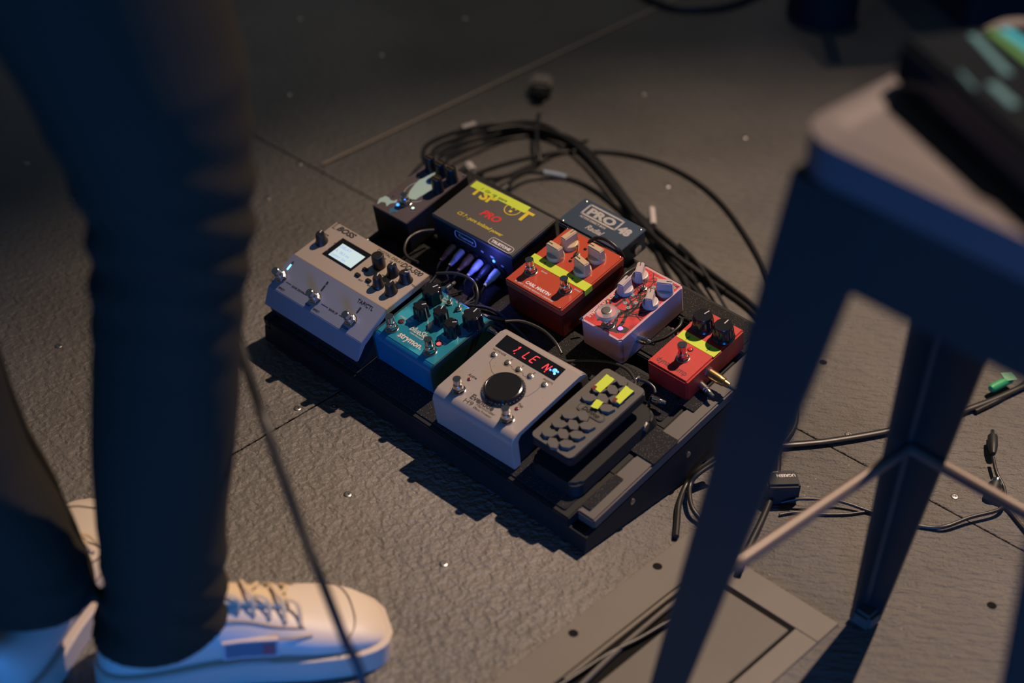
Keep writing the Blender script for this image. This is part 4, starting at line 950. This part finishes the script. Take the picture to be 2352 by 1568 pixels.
for i in range(4):
    zr_ = .12 if i == 3 else SR
    a, sx, sy = legc(i, zr_); b, tx, ty = legc((i+1) % 4, zr_)
    a = a - Vector((sx*.006, sy*.006, 0)); b = b - Vector((tx*.006, ty*.006, 0))
    bm = BM(); tube(bm, [a, b], .0068, seg=16, smoothpath=False); obj('rung', bm, M_rung, st)
# dark device lying across the seat
dp = fl(2165, 190, SZ+.02)
e = empty('electronic_device', (0, 0, 0)); tag(e, 'black flat electronic device with teal lights lying on the metal stool seat', 'device')
p0 = fl(2092, 95, SZ+.045); p1 = fl(2380, 345, SZ+.045); d = (p1-p0); ang = math.atan2(d.y, d.x)
e.location = (p0.x, p0.y, SZ+.0012); e.rotation_euler = (0, 0, ang)
Ld = .26
bm = BM(); box(bm, (Ld/2-.01, .072, .020), (Ld+.02, .138, .038), .005, seg=3); obj('casing', bm, M_dev, e)
M_pad = mat('teal_pad', (.03, .12, .14), .4, emit=((.16, .42, .50), .10)); M_gline = mat('green_edge_light', (.03, .12, .02), .4, emit=((.10, .32, .04), .25)); M_cline = mat('cyan_edge_light', (0, .2, .25), .4, emit=((0, .42, .55), .35))
def onp(px, py): 
    p = fl(px, py, SZ+.0402); v = p - Vector((p0.x, p0.y, p.z)); c, s = math.cos(-ang), math.sin(-ang); return (c*v.x-s*v.y, s*v.x+c*v.y)
for (q0, q1, wd) in (((2232, 80), (2318, 172), .007), ((2275, 192), (2332, 244), .008), ((2205, 165), (2240, 205), .003)):
    a, b = onp(*q0), onp(*q1); bm = BM(); L = math.hypot(b[0]-a[0], b[1]-a[1]); box(bm, ((a[0]+b[0])/2, (a[1]+b[1])/2, .0392), (L, wd, .0012), .0005, rz=math.atan2(b[1]-a[1], b[0]-a[0])); obj('lit_pad', bm, M_pad, e)
for (q0, q1, wd, m, nm) in (((2275, 72), (2375, 150), .008, M_gline, 'green_light_bar'), ((2305, 68), (2385, 125), .010, M_cline, 'cyan_light_bar')):
    a, b = onp(*q0), onp(*q1); bm = BM(); L = math.hypot(b[0]-a[0], b[1]-a[1]); box(bm, ((a[0]+b[0])/2, (a[1]+b[1])/2, .0394), (L, wd, .0014), .0005, rz=math.atan2(b[1]-a[1], b[0]-a[0])); obj(nm, bm, m, e)

# ------------------------------------------------------------------ person: trousers and shoes
per = empty('person', (-.39, 1.19, 0)); tag(per, 'person standing in black trousers and off-white trainers, seen from the hips down', 'person')
def ring(bm, c, rx, ry, rz=0, seg=28, wob=0, ph=0):
    out = []
    for k in range(seg):
        a = 2*math.pi*k/seg; s = 1 + wob*math.sin(3*a+ph) + wob*.6*math.sin(5*a-ph*1.7)
        x, y = rx*s*math.cos(a), ry*s*math.sin(a)
        out.append(bm.verts.new((c[0]+x*math.cos(rz)-y*math.sin(rz), c[1]+x*math.sin(rz)+y*math.cos(rz), c[2])))
    return out
def loft(bm, rings):
    n = len(rings[0])
    for A, B in zip(rings, rings[1:]):
        for k in range(n): bm.faces.new((A[k], A[(k+1) % n], B[(k+1) % n], B[k]))
    bm.faces.new(rings[0][::-1]); bm.faces.new(rings[-1])
def dense(rows, step=.008):
    out = []
    for (a, b) in zip(rows, rows[1:]):
        n = max(1, int(abs(b[2]-a[2])/step))
        for k in range(n):
            t = k/n; out.append([a[i]+(b[i]-a[i])*t for i in range(5)])
    out.append(list(rows[-1])); return out
bm = BM()
RL = [(-.322, 1.158, .062, .066, .068), (-.318, 1.160, .083, .0605, .064), (-.314, 1.160, .131, .057, .063), (-.312, 1.160, .180, .057, .063), (-.308, 1.160, .264, .0585, .066), (-.301, 1.160, .33, .0625, .070),
      (-.294, 1.160, .393, .0635, .072), (-.289, 1.162, .45, .063, .070), (-.286, 1.164, .50, .064, .070), (-.281, 1.165, .548, .066, .075), (-.282, 1.162, .59, .069, .080), (-.290, 1.160, .64, .0765, .084),
      (-.304, 1.160, .707, .087, .090), (-.325, 1.165, .76, .094, .095), (-.350, 1.175, .83, .098, .105), (-.372, 1.18, .90, .100, .112)]
LL = [(-.462, 1.215, .094, .063, .067), (-.457, 1.208, .108, .060, .066), (-.452, 1.2, .130, .0575, .063), (-.476, 1.2, .219, .0595, .067), (-.499, 1.2, .279, .0605, .069), (-.512, 1.2, .331, .062, .071),
      (-.522, 1.2, .40, .062, .070), (-.528, 1.2, .47, .064, .070), (-.530, 1.2, .55, .068, .075), (-.520, 1.2, .64, .077, .083), (-.505, 1.2, .72, .086, .090), (-.49, 1.195, .80, .093, .098), (-.475, 1.19, .90, .100, .112)]
def legmesh(rows, phase):
    rs = []
    for (x, y, z, rx, ry) in dense(rows):
        fold = 0
        for (zc, wd, am) in ((.535, .085, .0050), (.12, .07, .0046)):
            g = math.exp(-((z-zc)/wd)**2); fold += am*g*math.sin(z*2*math.pi/.034+phase)
        r = []
        for k in range(36):
            a = 2*math.pi*k/36; skew = math.sin(a+phase)*.018
            f = 0
            for (zc, wd, am) in ((.54, .09, .0048), (.12, .06, .0040)):
                f += am*.8*math.exp(-((z-zc)/wd)**2)*math.sin((z+skew)*2*math.pi/.046+phase+2.2*math.sin(a+phase)+1.3*math.sin(2*a+z*14))
            f += .0022*math.sin(3*a+z*9+phase)
            r.append(bm.verts.new((x+(rx+f)*math.cos(a), y+(ry+f)*math.sin(a), z)))
        rs.append(r)
    loft(bm, rs)
RL = [(x*1.0345, 1.2+(y-1.16), 1.3112+(z-1.3112)*1.0345, rx*1.0345, ry*1.0345) for x, y, z, rx, ry in RL]
RL[0] = RL[0][:2]+(.078,)+RL[0][3:]
RL[1] = RL[1][:2]+(.090,)+RL[1][3:]
RL[2] = RL[2][:2]+(.110,)+RL[2][3:]
legmesh(RL, .4); legmesh(LL, 2.1)
pel = [(-.424, 1.183, .79, .080, .080), (-.424, 1.185, .84, .150, .110), (-.424, 1.187, .92, .172, .122), (-.424, 1.187, 1.0, .165, .118), (-.424, 1.187, 1.06, .150, .108)]
loft(bm, [ring(bm, p[:3], p[3], p[4], seg=40) for p in dense(pel, .02)])
for v in bm.verts: v.co -= Vector((-.39, 1.19, 0))
tr = obj('trousers', bm, M_trouser, per, smooth=60)
md = tr.modifiers.new('remesh', 'REMESH'); md.mode = 'VOXEL'; md.voxel_size = .0045; md.use_smooth_shade = True
md = tr.modifiers.new('smooth', 'SMOOTH'); md.factor = .5; md.iterations = 2
bm = BM(); loft(bm, [ring(bm, (-.034, -.003, z), .158-abs(z-1.075)*.1, .115, seg=40) for z in (1.055, 1.06, 1.09, 1.095)]); obj('belt', bm, M_black, per)

def shoe(name, heel, toe, label=None, side=1):
    H_ = Vector(heel); T_ = Vector(toe); d = T_-H_; L = d.length; ang = math.atan2(d.y, d.x)
    e = empty(name); e.parent = per; e.location = H_ - Vector((-.39, 1.19, 0)); e.rotation_euler = (0, 0, ang)
    if label: e['label'] = label
    S = [0, .02, .06, .14, .25, .36, .48, .60, .70, .80, .88, .94, .98, 1.0]
    wl = [.004, .018, .028, .034, .036, .036, .039, .0455, .0495, .0495, .0460, .0390, .028, .014]     # half width
    off = [0, 0, 0, .001, .002, .003, .004, .004, .002, -.001, -.005, -.008, -.010, -.011]
    hh = [.060, .075, .082, .080, .086, .092, .086, .072, .060, .054, .050, .043, .034, .026]
    zs0 = .026
    bm = BM(); rows = []
    for s, w_, o_, h in zip(S, wl, off, hh):
        r = []
        for k in range(20):
            a = 2*math.pi*k/20; ca, sa = math.cos(a), math.sin(a)
            ww = w_*(1-.02) ; x = s*L
            yy = ww*math.copysign(abs(ca)**.72, ca); zc = (zs0-.008+h)/2; zr = (h-zs0+.008)/2
            z = zc+zr*math.copysign(abs(sa)**.8, sa)
            if sa > 0: yy *= 1-.42*sa*min(1, max(0, (h-.045)/.04))
            r.append(bm.verts.new((x, side*(yy+o_), z)))
        rows.append(r)
    loft(bm, rows); up = obj('upper', bm, M_shoe, e, smooth=60)
    md = up.modifiers.new('sub', 'SUBSURF'); md.levels = 1; md.render_levels = 2
    bm = BM(); pts = []
    fine = []
    for k in range(41):
        s = k/40; j = max(i for i in range(len(S)) if S[i] <= s); j = min(j, len(S)-2); t = (s-S[j])/(S[j+1]-S[j]); fine.append((s, wl[j]+(wl[j+1]-wl[j])*t+.0035, off[j]+(off[j+1]-off[j])*t))
    out = [(s*(L+.008)-.004, side*(o_+w_)) for s, w_, o_ in fine] + [(s*(L+.008)-.004, side*(o_-w_)) for s, w_, o_ in fine[::-1]]
    A = [bm.verts.new((x, y, .0006)) for x, y in out]; B = [bm.verts.new((x, y, .012)) for x, y in out]
    C_ = [bm.verts.new((x, y, .027)) for x, y in out]; cxm = L/2
    C2 = [bm.verts.new((cxm+(x-cxm)*.985, y*.93, .0295)) for x, y in out]
    n = len(out)
    for U, V in ((A, B), (B, C_), (C_, C2)):
        for k in range(n): bm.faces.new((U[k], U[(k+1) % n], V[(k+1) % n], V[k]))
    bm.faces.new(A[::-1]); bm.faces.new(C2); obj('sole', bm, M_sole, e, smooth=40)
    # toe cap and panel seams
    def hz(s):
        j = max(i for i in range(len(S)) if S[i] <= s); j = min(j, len(S)-2); t = (s-S[j])/(S[j+1]-S[j]); return [q[j]+(q[j+1]-q[j])*t for q in (wl, off, hh)]
    def surf(s, a, lift=.0006):
        w_, o_, h = hz(s); ca, sa = math.cos(a), math.sin(a); yy = w_*math.copysign(abs(ca)**.72, ca)*.98
        zc = (zs0-.008+h)/2; zr = (h-zs0+.008)/2; z = zc+zr*math.copysign(abs(sa)**.8, sa)
        if sa > 0: yy *= 1-.42*sa*min(1, max(0, (h-.045)/.04))
        return Vector((s*L, side*(yy+o_), z+lift)) + Vector((0, side*math.copysign(lift, ca), 0))
    bm = BM(); tube(bm, [surf(.80+.085*abs(math.sin(R(t))), R(t)) for t in range(8, 173, 12)], .0007, seg=6); obj('toe_seam', bm, M_stitch, e)
    for lat in (0, 1):
        f = (lambda t: R(t)) if lat == 0 else (lambda t: R(180-t))
        bm = BM(); tube(bm, [surf(.30+.10*k, f(t)) for k, t in enumerate((38, 34, 34, 36, 48))], .0007, seg=6); obj('side_seam', bm, M_stitch, e)
        bm = BM(); tube(bm, [surf(s, f(t)) for s, t in ((.72, 34), (.66, 22), (.58, 12), (.50, 4))], .0007, seg=6); obj('side_seam', bm, M_stitch, e)
    bm = BM(); prev = None
    for k in range(9):
        t = k/8; s = .30+.36*t; w_, o_, h = hz(s); wt = .017-.004*t
        row = [bm.verts.new((s*L, side*(o_+y), h+.003+(1-abs(y)/wt)*.003)) for y in (-wt, -wt*.5, 0, wt*.5, wt)]
        if prev:
            for q in range(4): bm.faces.new((prev[q], prev[q+1], row[q+1], row[q]))
        prev = row
    o = obj('tongue', bm, M_lace, e); md = o.modifiers.new('s', 'SOLIDIFY'); md.thickness = .004
    for k in range(7):
        s = .34+.052*k; w_, o_, h = hz(s); bm = BM(); sg = 1 if k % 2 else -1
        tube(bm, [surf(s, R(52), .001), Vector((s*L+.004, side*(o_+.012), h+.007)), Vector((s*L+.010*sg*.6, side*(o_-.002), h+.009)), Vector((s*L+.010, side*(o_-.013), h+.007)), surf(s+.035, R(128), .001)], .0024, seg=8, flat=.6); obj('lace', bm, M_lace, e)
        for a_ in (52, 128):
            bm = BM(); p = surf(s+(.035 if a_ == 128 else 0), R(a_), .0008); lathe(bm, [(.0024, -.0006), (.0026, .0006), (.0012, .0008)], 10, p); obj('eyelet', bm, M_stitch, e)
    bm = BM(); tube(bm, [Vector((.30*L, 0, .100)), Vector((.31*L, side*.018, .104)), Vector((.335*L, side*.026, .096)), Vector((.33*L, side*.010, .102)), Vector((.34*L, -side*.016, .101)), Vector((.37*L, -side*.024, .092))], .0024, seg=8); obj('lace_bow', bm, M_lace, e)
    return e, surf, L
e, sf, L = shoe('shoe', (-.392, 1.182, 0), (-.116, 1.279, 0), 'right off-white trainer with small blue and red patch', 1)
# small side patch: blue field, red square, pale border - on the side towards the camera
def sidepatch(e, s0, s1, z0, z1, m, nm, lift):
    a = sf((s0+s1)/2, R(180), 0)
    bm = BM()
    pts = [sf(s0+(s1-s0)*k/3, R(180), 0) for k in range(4)]
    low = [bm.verts.new((p.x, p.y*1.0-lift, z0)) for p in pts]; hi = [bm.verts.new((p.x, p.y*.955-lift-.0006, z1)) for p in pts]
    lo2 = [bm.verts.new((p.x, p.y+.004, z0)) for p in pts]; hi2 = [bm.verts.new((p.x, p.y*.955+.004, z1)) for p in pts]
    for k in range(3):
        bm.faces.new((low[k], low[k+1], hi[k+1], hi[k])); bm.faces.new((hi[k], hi[k+1], hi2[k+1], hi2[k])); bm.faces.new((low[k+1], low[k], lo2[k], lo2[k+1]))
    bm.faces.new((low[0], hi[0], hi2[0], lo2[0])); bm.faces.new((hi[3], low[3], lo2[3], hi2[3]))
    obj(nm, bm, m, e, smooth=0)
M_pb = mat('patch_blue', (.10, .14, .19), .5); M_pr = mat('patch_red', (.30, .07, .09), .5); M_pw = mat('patch_border', (.5, .42, .40), .6)
sidepatch(e, .41, .60, .036, .058, M_pw, 'patch_border', .0022); sidepatch(e, .42, .59, .039, .0555, M_pb, 'patch_field', .0030); sidepatch(e, .545, .585, .041, .054, M_pr, 'patch_emblem', .0036)
shoe('shoe', (-.478, 1.130, 0), (-.432, 1.418, 0), 'left off-white trainer pointing away, mostly behind the trousers', -1)
# guitar lead hanging beside the leg
hp = [Vector((-.40, 1.36, 1.00)), Vector((-.35, 1.36, .78)), aty(500, 600, 1.34), aty(540, 745, 1.31), aty(572, 860, 1.25), aty(602, 950, 1.19), aty(640, 1065, 1.15), aty(688, 1200, 1.11), aty(738, 1330, 1.07), aty(790, 1465, 1.04), aty(838, 1590, 1.02)]
tail = hp[-1]; hp += [Vector((tail.x+.03, tail.y-.05, .012)), Vector((tail.x+.08, tail.y-.16, .0045)), Vector((tail.x+.05, tail.y-.4, .0045))]
cable('black instrument cable hanging down past the white shoe toe', hp, .0048, M_cable, 6, name='hanging_cable')
